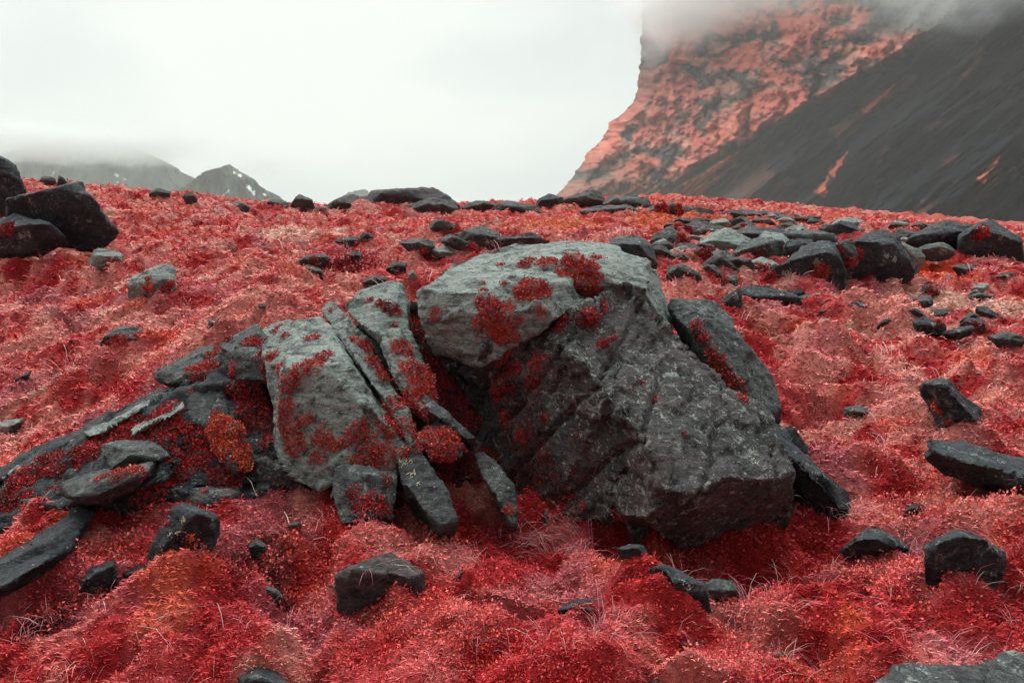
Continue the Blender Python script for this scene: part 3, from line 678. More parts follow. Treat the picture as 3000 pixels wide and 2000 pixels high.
f14 = rock_px('slab wholly cushioned in bright orange red moss below the pointed slab', [(455, 970, 4.68), (500, 945, 4.72), (535, 950, 4.7), (560, 1010, 4.55), (580, 1070, 4.4), (540, 1090, 4.38), (485, 1035, 4.45), (500, 1000, 5.2), (570, 1090, 5.0)], 'grey', .05, seed=111)
f15 = rock_px('long layered ledge of dark rock running down to the left edge of the view', [
 (-60, 1130, 4.9), (0, 1088, 5.0), (120, 1020, 5.15), (220, 965, 5.25), (330, 915, 5.3), (425, 882, 5.25), (430, 930, 4.95), (390, 1000, 4.75), (300, 1040, 4.65), (200, 1080, 4.6), (60, 1125, 4.6), (-40, 1180, 4.5), (0, 1230, 4.4), (200, 1150, 4.4), (390, 1090, 4.45),
 (430, 950, 5.8), (200, 1050, 5.9), (-50, 1150, 5.6)], 'dark', .10, near=.895, name='ledge', cat='ledge', seed=117, bed=(.35, -.3, 1))
f16 = rock_px('flat grey flake on top of the layered ledge', [(330, 915, 5.25), (372, 895, 5.35), (425, 880, 5.3), (455, 900, 5.1), (420, 925, 5.05), (350, 930, 5.1), (400, 940, 5.4)], 'pale', .05, seed=121)
f17 = rock_px('mauve grey wedge in the middle of the ledge face, among leaves', [(235, 1020, 4.75), (290, 1000, 4.8), (345, 1010, 4.75), (395, 1045, 4.6), (330, 1075, 4.5), (250, 1085, 4.5), (300, 1050, 4.45), (300, 1060, 5.2)], 'grey', .07, seed=127, near=.885)
f18 = rock_px('bluish slab low on the left below the ledge, red leaf patch on its top', [(128, 1120, 4.45), (200, 1085, 4.55), (275, 1062, 4.6), (355, 1058, 4.55), (330, 1105, 4.35), (245, 1140, 4.22), (160, 1145, 4.2), (230, 1110, 4.25), (250, 1150, 4.7), (330, 1120, 4.8)], 'grey', .05, seed=133, near=.885)
rk('small dark slab just under the bluish slab', [(38, 1150), (90, 1140), (130, 1150), (170, 1190), (120, 1185), (60, 1175)], 'dark')
rk('small dark wedge between orange leaves, under the bluish slab', [(228, 1170), (270, 1150), (320, 1145), (300, 1170), (250, 1180)], 'dark')
rk('lone cream flecked stone standing in the black recess behind the orange cushion', [(500, 1052), (525, 1044), (552, 1046), (575, 1075), (588, 1108), (560, 1112), (530, 1085)], 'grey')
rk('grey flagstone with a small red cushion, foot of the ledge beneath the broad tilted slab', [(570, 1052), (600, 1046), (640, 1068), (690, 1105), (702, 1125), (660, 1140), (612, 1152), (585, 1105)], 'grey', tf=.2)
rk('grey stone with a dark edge on its right, red moss spilling down its front', [(408, 1142), (450, 1120), (500, 1108), (548, 1125), (552, 1150), (500, 1195), (470, 1200), (425, 1170)], 'grey', tf=.5)
f22 = rk('dark stone with round white lichen spots, half buried under orange leaves at lower left', [(330, 1330), (365, 1270), (372, 1195), (420, 1162), (475, 1168), (498, 1200), (495, 1245), (440, 1228), (425, 1290), (370, 1345)], 'dark', tf=.2, thick=.5)
f23 = rk('small dark stone with a pale lichen crust, foot of the white spotted stone', [(280, 1320), (300, 1300), (340, 1300), (345, 1335), (300, 1345)], 'dark')
f24 = rock_px('long dark slab sliding in from the left edge, smooth sloping top over a black hollow', [
 (-60, 1350, 3.75), (0, 1285, 3.9), (90, 1222, 4.05), (170, 1172, 4.2), (208, 1158, 4.25), (208, 1190, 4.1), (150, 1235, 3.9), (112, 1292, 3.65), (0, 1345, 3.5), (-60, 1385, 3.45), (208, 1215, 4.3), (130, 1300, 4.0), (0, 1370, 3.8), (-60, 1400, 3.9)], 'dark', .04, name='slab', seed=139)
f25 = rk('dark bluish stone deep under the leaves right of the sliding slab', [(170, 1330), (230, 1300), (270, 1290), (260, 1350), (215, 1395), (180, 1400)], 'dark', tf=.2)
rock_px('thin pale stratum along the lower crest of the layered ledge, nearest the left edge', [(-40, 1118, 4.95), (30, 1072, 5.05), (150, 1015, 5.15), (215, 985, 5.2), (200, 1003, 5.0), (120, 1045, 4.9), (20, 1095, 4.85), (-40, 1130, 4.85), (100, 1060, 5.3)], 'pale', .05, near=.885, name='flake', cat='rock')
rock_px('thin pale stratum on the middle crest of the layered ledge', [(190, 998, 5.05), (260, 955, 5.15), (350, 915, 5.2), (345, 928, 5.05), (270, 975, 4.95), (205, 1010, 4.95), (270, 980, 5.4)], 'pale', .05, near=.88, name='flake', cat='rock')
rock_px('short pale stratum low on the ledge crest below the pointed slab', [(300, 985, 4.9), (360, 950, 5.0), (430, 918, 5.0), (425, 935, 4.85), (350, 975, 4.8), (305, 1000, 4.8), (370, 970, 5.2)], 'pale', .05, near=.88, name='flake', cat='rock')
rk('small flat pale flake at the crest of the layered ledge', [(215, 975), (250, 955), (290, 945), (280, 962), (235, 985)], 'pale')

# ---- left slope
rk('black boulder cut by the left edge, highest stone of the left pile', [(-60, 380), (-10, 350), (20, 368), (40, 405), (56, 442), (20, 458), (-60, 462)], 'dark', tf=.1, Y=11.5, thick=.6)
rk('large dark boulder with lichen blotches and a sloping right side, in the left pile', [(10, 486), (22, 462), (80, 443), (140, 425), (190, 430), (225, 465), (262, 512), (264, 532), (206, 536), (150, 530), (100, 505), (22, 492)], 'dark', tf=.12, Y=10.5, thick=.55, under=.3)
rk('low black boulder underneath the blotched boulder of the left pile', [(-50, 500), (80, 500), (120, 520), (150, 540), (80, 565), (-50, 570)], 'dark', tf=.25, Y=10.2)
sL4 = rk('small fractured grey stone on the left slope, pale tilted left face', [(198, 622), (212, 590), (228, 573), (246, 580), (250, 600), (280, 586), (284, 606), (262, 622), (240, 640), (212, 634)], 'pale', tf=.2)
sL5 = rk('squat grey stone with a jagged pale top, alone on the left slope', [(300, 655), (318, 645), (345, 638), (352, 622), (402, 624), (406, 642), (392, 662), (396, 690), (350, 708), (304, 704)], 'pale', tf=.55, under=.2, lift=.03)
sL6 = rk('mossy grey stone with a red cushion at its heart, on the slope above the ledge', [(232, 795), (256, 770), (290, 758), (330, 768), (326, 800), (300, 822), (262, 815), (244, 808)], 'grey', tf=.5, lift=.03)
rk('thin flat grey stone lying at the foot of a moss hummock on the left', [(152, 864), (180, 860), (240, 866), (256, 880), (215, 888), (170, 882)], 'grey', lift=.03)
rk('tiny dark sliver of stone near the left edge under a moss mound', [(36, 880), (55, 866), (72, 862), (62, 878), (45, 884)], 'dark', lift=.03)
rk('pale flat stone cut by the left edge above the ledge', [(-30, 990), (20, 972), (52, 968), (40, 988), (0, 1008), (-30, 1015)], 'pale', lift=.03, tf=.6)
rk('low mauve stone just above the ledge beside a patch of dark leaves', [(478, 745), (500, 738), (520, 745), (518, 762), (484, 762)], 'grey', lift=.02)

# ---- ridge line
crest = 'stones along the crest'
rk('long low brown outcrop rounded like a whale back, highest on the middle crest', [(838, 460), (858, 444), (884, 436), (925, 436), (960, 432), (1000, 440), (1030, 452), (1054, 480), (1050, 496), (980, 500), (900, 492), (850, 486)], 'brown', Y=21, tf=.2, thick=.5)
rk('dark lichen dotted slab leaning on the right of the whale back outcrop', [(905, 492), (950, 470), (1000, 456), (1030, 452), (1052, 484), (1046, 498), (960, 502)], 'brown', Y=19.6, tf=.2)
rk('rubbly mauve rocks left end of the whale back outcrop', [(745, 478), (765, 458), (800, 452), (845, 450), (870, 470), (880, 492), (820, 494), (765, 490)], 'brown', Y=20.5, tf=.3)
rk('dark arched stone on the crest with a lighter right shoulder', [(668, 474), (676, 454), (692, 450), (710, 456), (724, 474), (700, 482), (680, 482)], 'brown', Y=20, tf=.2)
rk('low grey twin stone left of the dark arched stone on the crest', [(600, 474), (612, 462), (636, 458), (660, 466), (668, 478), (630, 480)], 'grey', Y=20)
rk('small reddish stone at the foot of the rubbly mauve rocks', [(712, 492), (728, 474), (748, 476), (752, 494), (730, 500)], 'brown', Y=19)
rk('flat grey stones capped with a red tuft, on the crest below the snowy peak', [(482, 484), (505, 468), (545, 464), (575, 476), (570, 486), (520, 486)], 'grey', Y=19)
rk('tiny pointed black stone on the left crest', [(132, 420), (135, 402), (150, 412), (158, 424)], 'dark', Y=21)
rk('low reddish stone on the far left crest', [(84, 418), (105, 404), (130, 412), (128, 424)], 'brown', Y=22)
rk('small grey crest stone halfway down the left skyline', [(340, 444), (360, 434), (392, 440), (388, 452), (352, 452)], 'grey', Y=20)
rk('round reddish bump stone at the end of the left skyline', [(420, 452), (432, 442), (450, 448), (452, 460), (428, 462)], 'brown', Y=19.5)
rk('grey stone poking up on the crest right of the whale back outcrop', [(1060, 474), (1090, 462), (1120, 462), (1140, 474), (1120, 484), (1075, 484)], 'brown', Y=21)
rk('long low stone on the middle crest before the gap in the skyline', [(1130, 480), (1160, 464), (1200, 466), (1235, 478), (1245, 492), (1190, 494), (1140, 490)], 'grey', Y=20)
rk('small dark lump on the crest at the foot of the mountain edge', [(1232, 466), (1250, 452), (1270, 446), (1290, 456), (1290, 468), (1250, 472)], 'dark', Y=23)
rk('red topped rock standing highest on the crest under the mountain', [(1290, 464), (1312, 448), (1345, 440), (1378, 444), (1392, 462), (1360, 472), (1310, 472)], 'brown', Y=23)
rk('broad pale stone right of the red topped crest rock', [(1385, 470), (1410, 452), (1450, 448), (1490, 462), (1500, 476), (1440, 480)], 'grey', Y=22)
rk('low slab lying in front of the red topped crest rock', [(1330, 486), (1390, 472), (1450, 474), (1480, 488), (1420, 498), (1350, 496)], 'grey', Y=19)
sC1 = rk('long dark hump of rock on the right crest with a red spot', [(1470, 492), (1510, 472), (1560, 470), (1610, 482), (1646, 498), (1600, 512), (1520, 508)], 'brown', Y=19, tf=.2)
rk('low grey bank stone right of the long dark hump', [(1645, 500), (1680, 486), (1730, 482), (1768, 490), (1760, 502), (1690, 508)], 'grey', Y=20)

# ---- middle distance behind the boulder
rk('grey pointed pyramid stone behind the great boulder, darker right face', [(978, 540), (996, 518), (1015, 510), (1030, 518), (1050, 534), (1068, 544), (1040, 552), (1000, 552)], 'grey', tf=.1, lift=.05)
rk('flat dark stone with an undercut right end, left of the pointed pyramid stone', [(768, 562), (790, 556), (832, 552), (840, 566), (822, 574), (790, 570)], 'dark', tf=.5, lift=.05)
rk('small upright dark stone next to the undercut flat stone', [(828, 548), (848, 542), (858, 556), (852, 572), (836, 570)], 'dark', tf=.2, lift=.05)
rk('smooth pebble like grey stone among dark leaves', [(794, 592), (812, 584), (832, 588), (828, 602), (808, 606)], 'grey', tf=.6, lift=.04)
rk('low grey stone behind the left shoulder of the great boulder', [(916, 568), (940, 562), (985, 564), (1000, 572), (985, 588), (945, 584)], 'grey', tf=.55, lift=.06)
rk('large folded grey stone behind the great boulder, dark right flank', [(1040, 560), (1060, 545), (1100, 538), (1130, 542), (1150, 562), (1160, 582), (1110, 590), (1060, 584)], 'grey', tf=.3, lift=.08)
rk('rounded slab curling in front of the folded grey stone', [(1012, 562), (1040, 554), (1060, 560), (1090, 582), (1100, 596), (1060, 592), (1025, 575)], 'brown', tf=.3, lift=.08)
rk('flat pale slab lying just above the shoulder of the top slab', [(980, 588), (1030, 578), (1080, 582), (1100, 596), (1060, 606), (1000, 602)], 'pale', tf=.6, lift=.08)
rk('reddish low outcrop behind the folded grey stone', [(1140, 562), (1180, 552), (1230, 550), (1260, 566), (1220, 578), (1160, 578)], 'brown', tf=.3, lift=.06)
rk('small grey flake left of the top slab in the leaves', [(1080, 620), (1096, 604), (1125, 596), (1130, 610), (1100, 622)], 'grey', lift=.05)
rk('small dark stone with a pale rim in the leafy hollow on the slope', [(685, 606), (710, 592), (745, 592), (760, 604), (730, 616), (700, 618)], 'grey', lift=.04)
rk('mauve stone low in the leafy hollow below the pale rimmed stone', [(675, 636), (700, 618), (730, 622), (745, 640), (715, 650), (690, 648)], 'grey', lift=.03)
rk('flat dark chip on the right side of the leafy hollow', [(890, 625), (905, 612), (935, 616), (930, 630), (905, 634)], 'dark', lift=.04)
rk('thin upright grey flake beside the left corner of the cap slab', [(935, 650), (948, 628), (956, 640), (950, 658)], 'pale', lift=.04)
rk('low mauve block above the smooth topped slab', [(835, 655), (850, 642), (885, 640), (900, 656), (880, 668), (850, 666)], 'grey', lift=.03)
rk('tiny grey stone alone on the moss above the ledge', [(590, 712), (602, 705), (616, 710), (612, 720), (596, 720)], 'grey', lift=.03)
rk('small flat stone in the moss right of the pale jagged stone', [(560, 648), (590, 640), (622, 638), (600, 650)], 'grey', lift=.03)

# ---- right hand block field
rk('low mauve boulder speckled white at the back of the block field', [(1508, 540), (1540, 518), (1600, 512), (1650, 518), (1680, 530), (1640, 552), (1560, 556)], 'brown', Y=13.5, tf=.3)
rk('pale grey angular boulder with a bright left face in the block field', [(1590, 570), (1640, 530), (1668, 528), (1700, 545), (1760, 560), (1750, 585), (1690, 600), (1620, 590)], 'pale', Y=11.5, tf=.35)
rk('broad dark shoulder of rock right of the pale angular boulder', [(1680, 600), (1700, 560), (1760, 545), (1800, 556), (1780, 590), (1740, 608)], 'grey', Y=11, tf=.3)
rk('grey block with a dark left gap, left of the pale angular boulder', [(1545, 580), (1560, 562), (1590, 560), (1606, 580), (1600, 600), (1560, 600)], 'brown', Y=10.8, tf=.3)
rk('thin pale triangular slab at the left edge of the block field', [(1500, 560), (1520, 545), (1550, 566), (1540, 574)], 'pale', Y=11.4)
rk('long flat topped bank of grey slab spanning the block field', [(1690, 545), (1700, 526), (1780, 524), (1860, 530), (1920, 545), (1900, 568), (1800, 560)], 'grey', Y=13.2, tf=.3)
rk('blue grey tilted slab with a curved pale rim, behind the great tent shaped rock', [(1790, 600), (1800, 560), (1840, 548), (1880, 566), (1900, 585), (1850, 612)], 'dark', Y=11, tf=.15)
tent = rk('tent shaped dark rock with a bright ridge, largest in the block field', [(1740, 655), (1762, 622), (1820, 592), (1870, 565), (1892, 558), (1925, 580), (1945, 615), (1930, 650), (1880, 672), (1790, 676)], 'dark', Y=9.2, tf=.06, thick=.7)
rk('dark rounded boulder leaning away right of the tent shaped rock', [(1945, 590), (1965, 552), (2010, 540), (2050, 548), (2085, 585), (2090, 618), (2060, 622), (2000, 616), (1960, 625)], 'dark', Y=10, tf=.12, thick=.8)
rk('grey rough stone wedged between the tent shaped rock and the rounded dark boulder', [(1905, 565), (1930, 556), (1958, 552), (1965, 590), (1955, 620), (1930, 600)], 'grey', Y=9.9, tf=.3)
rk('pale crest slab hanging over the right flank of the rounded dark boulder', [(2030, 545), (2060, 550), (2110, 570), (2120, 590), (2095, 610), (2060, 575)], 'pale', Y=10.6, tf=.4)
rk('undercut slab with white rim and black hollow beneath, below the tent shaped rock', [(1690, 662), (1720, 662), (1770, 660), (1830, 680), (1840, 694), (1780, 700), (1705, 700), (1692, 680)], 'dark', Y=8.3, tf=.5, under=.5)
rk('small grey block at the upper left of the undercut slab', [(1655, 640), (1680, 630), (1694, 640), (1690, 665), (1664, 660)], 'grey', Y=8.3, tf=.4)
rk('grey crumbled slab lying right of the undercut slab', [(1835, 690), (1850, 672), (1900, 668), (1945, 680), (1985, 690), (1960, 712), (1880, 706)], 'grey', Y=8.6, tf=.55)
rk('round dark stone at the right end of the crumbled slab', [(1945, 700), (1975, 688), (2005, 694), (2006, 712), (1970, 722)], 'dark', Y=8.1, tf=.4)
rk('flat slab with a bright top and dark drooping lip, pointing right across the moss', [(2010, 705), (2030, 690), (2090, 682), (2138, 684), (2138, 700), (2080, 705), (2040, 715)], 'grey', Y=8.6, tf=.4, under=.3)
rk('pale low stone under the drooping flat slab', [(2045, 735), (2070, 718), (2110, 716), (2130, 730), (2100, 745), (2060, 744)], 'pale', Y=8.0, tf=.6)
rk('dark curled stone right of the pale low stone', [(2096, 715), (2130, 708), (2190, 715), (2230, 722), (2200, 735), (2140, 740)], 'dark', Y=8.2, tf=.4)
rk('cluster stone with a dark hole, in the moss right of centre field', [(2095, 742), (2120, 730), (2165, 740), (2175, 756), (2140, 762), (2110, 756)], 'dark', Y=7.4, tf=.5)
rk('dark flake with a raised right tip lying on the moss', [(2165, 762), (2200, 752), (2236, 748), (2238, 758), (2210, 770), (2180, 772)], 'dark', Y=7.3, tf=.6)
rk('smooth round pebble on the moss right of the raised flake', [(2228, 742), (2240, 732), (2260, 734), (2264, 748), (2248, 754)], 'grey', Y=7.6, tf=.6)
rk('grey rounded stone near the right edge below the pebble', [(2268, 790), (2300, 778), (2340, 785), (2352, 800), (2330, 812), (2290, 806)], 'grey', lift=.06, tf=.5)
rk('long dark lath of stone lying slantwise near the right edge', [(2238, 712), (2265, 706), (2300, 728), (2330, 750), (2312, 752), (2275, 730)], 'dark', Y=8.0, tf=.3)
rk('dark stone at the right edge end of the slanting lath', [(2312, 765), (2340, 752), (2380, 756), (2380, 785), (2330, 780)], 'dark', Y=7.5, tf=.3)
rk('pale almond shaped stone alone on the smooth moss at right', [(2228, 672), (2250, 664), (2272, 664), (2262, 680), (2240, 682)], 'pale', lift=.06)
rk('flat grey stone with a black underside by the orange moss at right', [(2180, 612), (2220, 606), (2250, 612), (2248, 628), (2205, 626)], 'grey', Y=10.6, tf=.5, under=.3)
rk('dark rounded stone near the right edge above the almond stone', [(2278, 640), (2300, 625), (2330, 628), (2336, 645), (2300, 652)], 'dark', Y=10)
rk('black mouthed boulder group, left half, on the far right crest', [(2088, 548), (2120, 525), (2180, 512), (2230, 520), (2240, 560), (2180, 575), (2110, 570)], 'dark', Y=13, tf=.3, under=.4)
rk('long humped dark boulder with a red moss cap, right end of the right crest', [(2200, 575), (2215, 530), (2250, 510), (2300, 520), (2340, 550), (2352, 575), (2300, 582)], 'dark', Y=12.6, tf=.2)
rk('grey rubble stone under the black mouthed boulder', [(2100, 580), (2130, 560), (2180, 562), (2190, 580), (2140, 590)], 'grey', Y=12, tf=.4)
rk('dark sitting stone at the left foot of the tent shaped rock, edged in red', [(1650, 700), (1690, 664), (1705, 668), (1698, 705)], 'dark', Y=7.9)
rk('grey block in the red leaves beside the dark right side of the great boulder', [(1532, 612), (1550, 596), (1575, 606), (1585, 632), (1550, 640)], 'grey', Y=9.3, tf=.3)
rk('broad flat slab right of the grey block, behind the red leaf cushion', [(1590, 625), (1640, 606), (1700, 608), (1740, 622), (1700, 645), (1620, 642)], 'grey', Y=9.6, tf=.55)
rk('pale folded stone with red moss in its lap', [(1700, 640), (1705, 610), (1750, 596), (1790, 604), (1770, 630), (1730, 645)], 'pale', Y=9.5, tf=.4)

# ---- right slope, near
sR1 = rk('black slab humping out of the right slope, with a smooth curved back', [(2110, 905), (2140, 896), (2190, 896), (2225, 925), (2262, 985), (2266, 1012), (2240, 1022), (2190, 985), (2150, 940)], 'dark', tf=.15, thick=.8, lift=.05)
rk('low dark stone strip left of the curved black slab', [(1988, 912), (2030, 896), (2085, 900), (2108, 910), (2060, 920), (2010, 918)], 'dark', lift=.07, tf=.5)
rk('small grey stone under a dark moss overhang right of the boulder', [(1935, 955), (1960, 948), (2005, 955), (2014, 966), (1990, 976), (1945, 968)], 'grey', lift=.05, tf=.5)
sR2 = rock_px('long heavy slab jutting in from the right edge, streaked top and black underside', [
 (2126, 1030, 4.65), (2132, 1006, 4.75), (2180, 1012, 4.9), (2290, 1038, 4.95), (2400, 1062, 4.95), (2480, 1080, 4.9), (2480, 1130, 4.35), (2352, 1112, 4.4), (2250, 1080, 4.45), (2170, 1045, 4.5),
 (2150, 1062, 4.6), (2200, 1110, 4.85), (2352, 1150, 4.8), (2480, 1180, 4.8), (2200, 1060, 5.3), (2480, 1120, 5.4)], 'dark', .04, name='jutting_slab', cat='slab', seed=145, near=.885)
rk('small black stone with a shiny shoulder above the pink hummock at lower right', [(2064, 1225), (2082, 1185), (2105, 1172), (2124, 1185), (2124, 1205), (2090, 1212)], 'dark', lift=.04, tf=.2)
rk('angular black stone left of the black overhang at lower right', [(1938, 1280), (1985, 1252), (2020, 1240), (2060, 1258), (2105, 1298), (2060, 1312), (1990, 1306)], 'dark', tf=.15, under=.4, lift=.05)
rk('black wet looking rock face under the pink moss hummock, white lichen spots', [(2118, 1300), (2150, 1285), (2200, 1258), (2260, 1275), (2295, 1310), (2290, 1370), (2200, 1375), (2130, 1350)], 'dark', tf=.1, lift=.08)
rk('tiny dark chip on the moss at the lower right', [(2328, 1190), (2345, 1188), (2365, 1200), (2350, 1206)], 'dark', lift=.03)
rock_px('smooth dark slab at the bottom right corner, left part', [(1975, 1562, 2.66), (2020, 1546, 2.74), (2130, 1532, 2.84), (2240, 1516, 2.9), (2285, 1525, 2.8), (2270, 1620, 2.5), (2000, 1620, 2.5), (1990, 1640, 2.6), (2280, 1660, 2.6), (2250, 1600, 2.95), (2020, 1600, 2.9)], 'grey', .03, near=.96)
rock_px('smooth grey slab at the bottom right corner, raised right part', [(2262, 1530, 2.74), (2290, 1500, 2.86), (2430, 1508, 2.86), (2450, 1620, 2.5), (2275, 1620, 2.5), (2290, 1660, 2.6), (2440, 1660, 2.6), (2300, 1600, 2.95), (2440, 1600, 2.95)], 'grey', .03, near=.96)

# ---- foreground
rk('rounded brown grey stone flush in the foreground moss, with one white spot', [(768, 1352), (800, 1325), (860, 1302), (930, 1308), (968, 1345), (972, 1380), (930, 1405), (850, 1415), (805, 1428), (780, 1390)], 'brown', tf=.3, thick=.4, lift=0.05, bank=.12, facets=9)
rk('little grey chip touching the left side of the rounded brown stone', [(756, 1352), (775, 1342), (790, 1350), (785, 1372), (765, 1378)], 'grey', bank=.32, lift=0.018)
rk('small dark wedge stone in the moss left of the rounded brown stone', [(598, 1395), (612, 1360), (640, 1372), (666, 1402), (640, 1412), (606, 1412)], 'grey', bank=.32, lift=0.028, tf=.1)
rk('small pointed grey stone right of the rounded brown stone', [(1045, 1350), (1060, 1318), (1076, 1345), (1082, 1362), (1055, 1366)], 'grey', bank=.32, lift=0.028, tf=.1)
rk('tiny grey stone at the left foot of the leaf bank', [(660, 1210), (690, 1205), (690, 1222), (668, 1226)], 'grey', bank=.32, lift=0.018)
rk('small dark chip among leaves above the wedge stone', [(572, 1262), (590, 1245), (612, 1262), (600, 1282), (580, 1280)], 'grey', bank=.32, lift=0.018)
rk('flat dark stone with shell like lichen, lying in orange leaves right of bottom centre', [(1490, 1330), (1494, 1308), (1535, 1312), (1590, 1338), (1628, 1362), (1622, 1398), (1590, 1400), (1545, 1370)], 'dark', tf=.5, bank=.32, lift=0.028)
rk('grey flat stone half buried by leaves next to the shell lichen stone', [(1615, 1350), (1650, 1340), (1690, 1352), (1690, 1370), (1640, 1382)], 'grey', tf=.6, bank=.32, lift=0.023)
rk('small dark stone showing under leaves below the great boulder', [(1418, 1278), (1450, 1262), (1480, 1268), (1486, 1290), (1440, 1296)], 'dark', tf=.4, bank=.32, lift=0.028)
rk('oval dark stone in the foreground moss, bottom centre', [(1285, 1418), (1300, 1398), (1350, 1388), (1400, 1398), (1408, 1414), (1370, 1432), (1310, 1434)], 'dark', tf=.5, bank=.32, lift=0.023)
rk('narrow dark stone strip near the bottom right of centre', [(1550, 1475), (1580, 1468), (1620, 1480), (1610, 1500), (1570, 1496)], 'dark', tf=.5, bank=.32, lift=0.008)
rk('dark stone at the bottom edge left of centre', [(545, 1568), (580, 1546), (630, 1546), (660, 1570), (660, 1600), (550, 1600)], 'dark', tf=.5, bank=.32, lift=0.018, Y=2.78)
rk('grey stone at the bottom edge just right of centre', [(1330, 1562), (1360, 1540), (1420, 1538), (1440, 1562), (1430, 1600), (1340, 1600)], 'grey', tf=.5, bank=.32, lift=0.018, Y=2.76)
rk('grey stone at the bottom edge, right neighbour of the bottom centre stone', [(1490, 1566), (1520, 1545), (1570, 1550), (1600, 1570), (1590, 1600), (1500, 1600)], 'grey', tf=.5, bank=.32, lift=0.018, Y=2.75)
rk('small stone with pale top in the moss at bottom right', [(1765, 1520), (1775, 1500), (1800, 1502), (1796, 1525)], 'grey', bank=.32, lift=0.008)
rk('little dark chip in the moss slope right of the shell lichen stone', [(1830, 1365), (1850, 1358), (1870, 1378), (1850, 1384)], 'dark', bank=.32, lift=0.008)

# ---- numberless-looking small rubble of the far crest, each still its own stone
rs = random.Random(5)
for i in range(64):
    px = rs.uniform(1500, 2345); cl = np.interp(px, [1500, 1850, 2100, 2352], [478, 500, 512, 545])
    py = cl + rs.random() ** 1.5 * 58; ww = rs.uniform(12, 34); hh = ww * rs.uniform(.3, .55)
    Y = gY(px, py + hh * .4)
    if Y > 29: Y = 27
    o = [(px - ww, py + hh * .3), (px - ww * .6, py - hh * rs.uniform(.3, .6)), (px + ww * rs.uniform(-.3, .4), py - hh * .7), (px + ww * .8, py - hh * rs.uniform(0, .4)), (px + ww, py + hh * .3), (px + ww * .2, py + hh * .6)]
    rk('small grey block in the rubble strewn along the right hand crest', o, rs.choice(['grey', 'pale', 'grey', 'dark', 'brown']), Y=Y, tf=rs.uniform(.2, .5), lift=.06, name='rubble_block', group='rubble along the right hand crest')

rs = random.Random(12)
for i in range(84):
    px = rs.uniform(1500, 2330); py = rs.uniform(515, 640) if px < 2060 else rs.uniform(545, 600)
    if i > 64: px = rs.uniform(1840, 2300); py = rs.uniform(665, 760)
    ww = rs.uniform(16, 52) * (.7 if i > 64 else 1); hh = ww * rs.uniform(.35, .75); sl = rs.uniform(-.3, .3)
    o = [(px - ww, py + hh * .4), (px - ww * rs.uniform(.5, .9), py - hh * (.25 + sl)), (px - ww * .1, py - hh * rs.uniform(.6, .9)), (px + ww * rs.uniform(.5, .8), py - hh * (.4 - sl)), (px + ww, py + hh * .3), (px + ww * .3, py + hh * .6)]
    rk('angular block among many in the dense block field right of the great boulder', o, rs.choice(['grey', 'pale', 'grey', 'dark', 'brown']), tf=rs.uniform(.1, .5), lift=.05, name='field_block', group='blocks of the dense block field')
# ---- moss cushions growing on the stones
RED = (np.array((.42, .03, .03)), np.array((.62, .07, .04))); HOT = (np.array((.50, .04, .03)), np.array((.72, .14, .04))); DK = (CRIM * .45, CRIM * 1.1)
moss_patch(cap, [(1135, 728, 50), (1150, 760, 30), (1120, 700, 30), (1222, 662, 34), (1200, 672, 22), (1245, 668, 20), (1112, 668, 12), (1100, 690, 10), (1192, 738, 12), (1180, 775, 14), (1325, 655, 22), (1300, 630, 22), (1110, 650, 8), (1160, 650, 9), (1240, 715, 12), (1000, 720, 14)], col=RED)
moss_patch(back, [(1210, 604, 20), (1260, 603, 26), (1310, 605, 28), (1350, 612, 28), (1370, 595, 16), (1350, 640, 34), (1360, 670, 26), (1345, 700, 22), (1150, 610, 10), (1080, 622, 8)], col=RED)
moss_patch(front, [(1350, 728, 24), (1385, 700, 14), (1290, 745, 22), (1395, 785, 14), (1378, 795, 12), (1410, 776, 8), (1238, 830, 26), (1220, 870, 18), (1475, 880, 7), (1505, 918, 9), (1572, 998, 8), (1250, 960, 14), (1200, 1000, 20), (1180, 850, 22), (1150, 880, 26), (1340, 1160, 12), (1420, 1180, 14)], col=DK, dens=.8)
moss_patch(front, [(1385, 790, 12), (1360, 722, 16), (1150, 820, 16), (1145, 905, 22), (1165, 960, 20)], col=RED)
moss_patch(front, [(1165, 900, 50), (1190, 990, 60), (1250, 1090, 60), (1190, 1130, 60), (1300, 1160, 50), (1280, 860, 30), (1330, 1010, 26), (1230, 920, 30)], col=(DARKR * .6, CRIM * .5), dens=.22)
moss_patch(front, [(1590, 735, 12), (1615, 775, 13), (1635, 808, 15), (1650, 832, 17), (1668, 862, 17), (1688, 890, 18), (1705, 915, 15)], col=RED)
moss_patch(rslab, [(1600, 745, 14), (1615, 775, 14), (1635, 810, 16), (1650, 830, 18), (1665, 860, 18), (1685, 885, 20), (1700, 912, 16)], col=RED)
moss_patch(f1, [(718, 775, 16), (690, 850, 24), (722, 838, 26), (745, 820, 20), (665, 880, 24), (655, 930, 24), (660, 975, 26), (705, 965, 18), (680, 1020, 30), (740, 1000, 26), (770, 1020, 18), (800, 1010, 18), (830, 990, 26), (850, 1040, 36), (890, 1050, 36), (900, 980, 30), (880, 920, 18), (655, 770, 9), (625, 820, 16), (640, 845, 16), (730, 1050, 20), (810, 1060, 16)], col=RED)
moss_patch(f2, [(820, 785, 18), (840, 800, 18), (860, 830, 24), (880, 860, 22), (905, 930, 26), (935, 975, 26), (955, 1020, 18), (760, 712, 7)], col=RED)
moss_patch(f3, [(875, 700, 18), (900, 715, 20), (850, 690, 10), (905, 750, 10)], col=DK)
moss_patch(f4, [(925, 800, 26), (945, 850, 34), (965, 890, 36), (950, 930, 30), (980, 860, 30), (985, 900, 30), (990, 940, 24)], col=RED)
moss_patch(f6, [(990, 1000, 36), (1030, 1020, 34), (1010, 1045, 24), (1040, 1000, 16)], col=RED, dens=1.2)
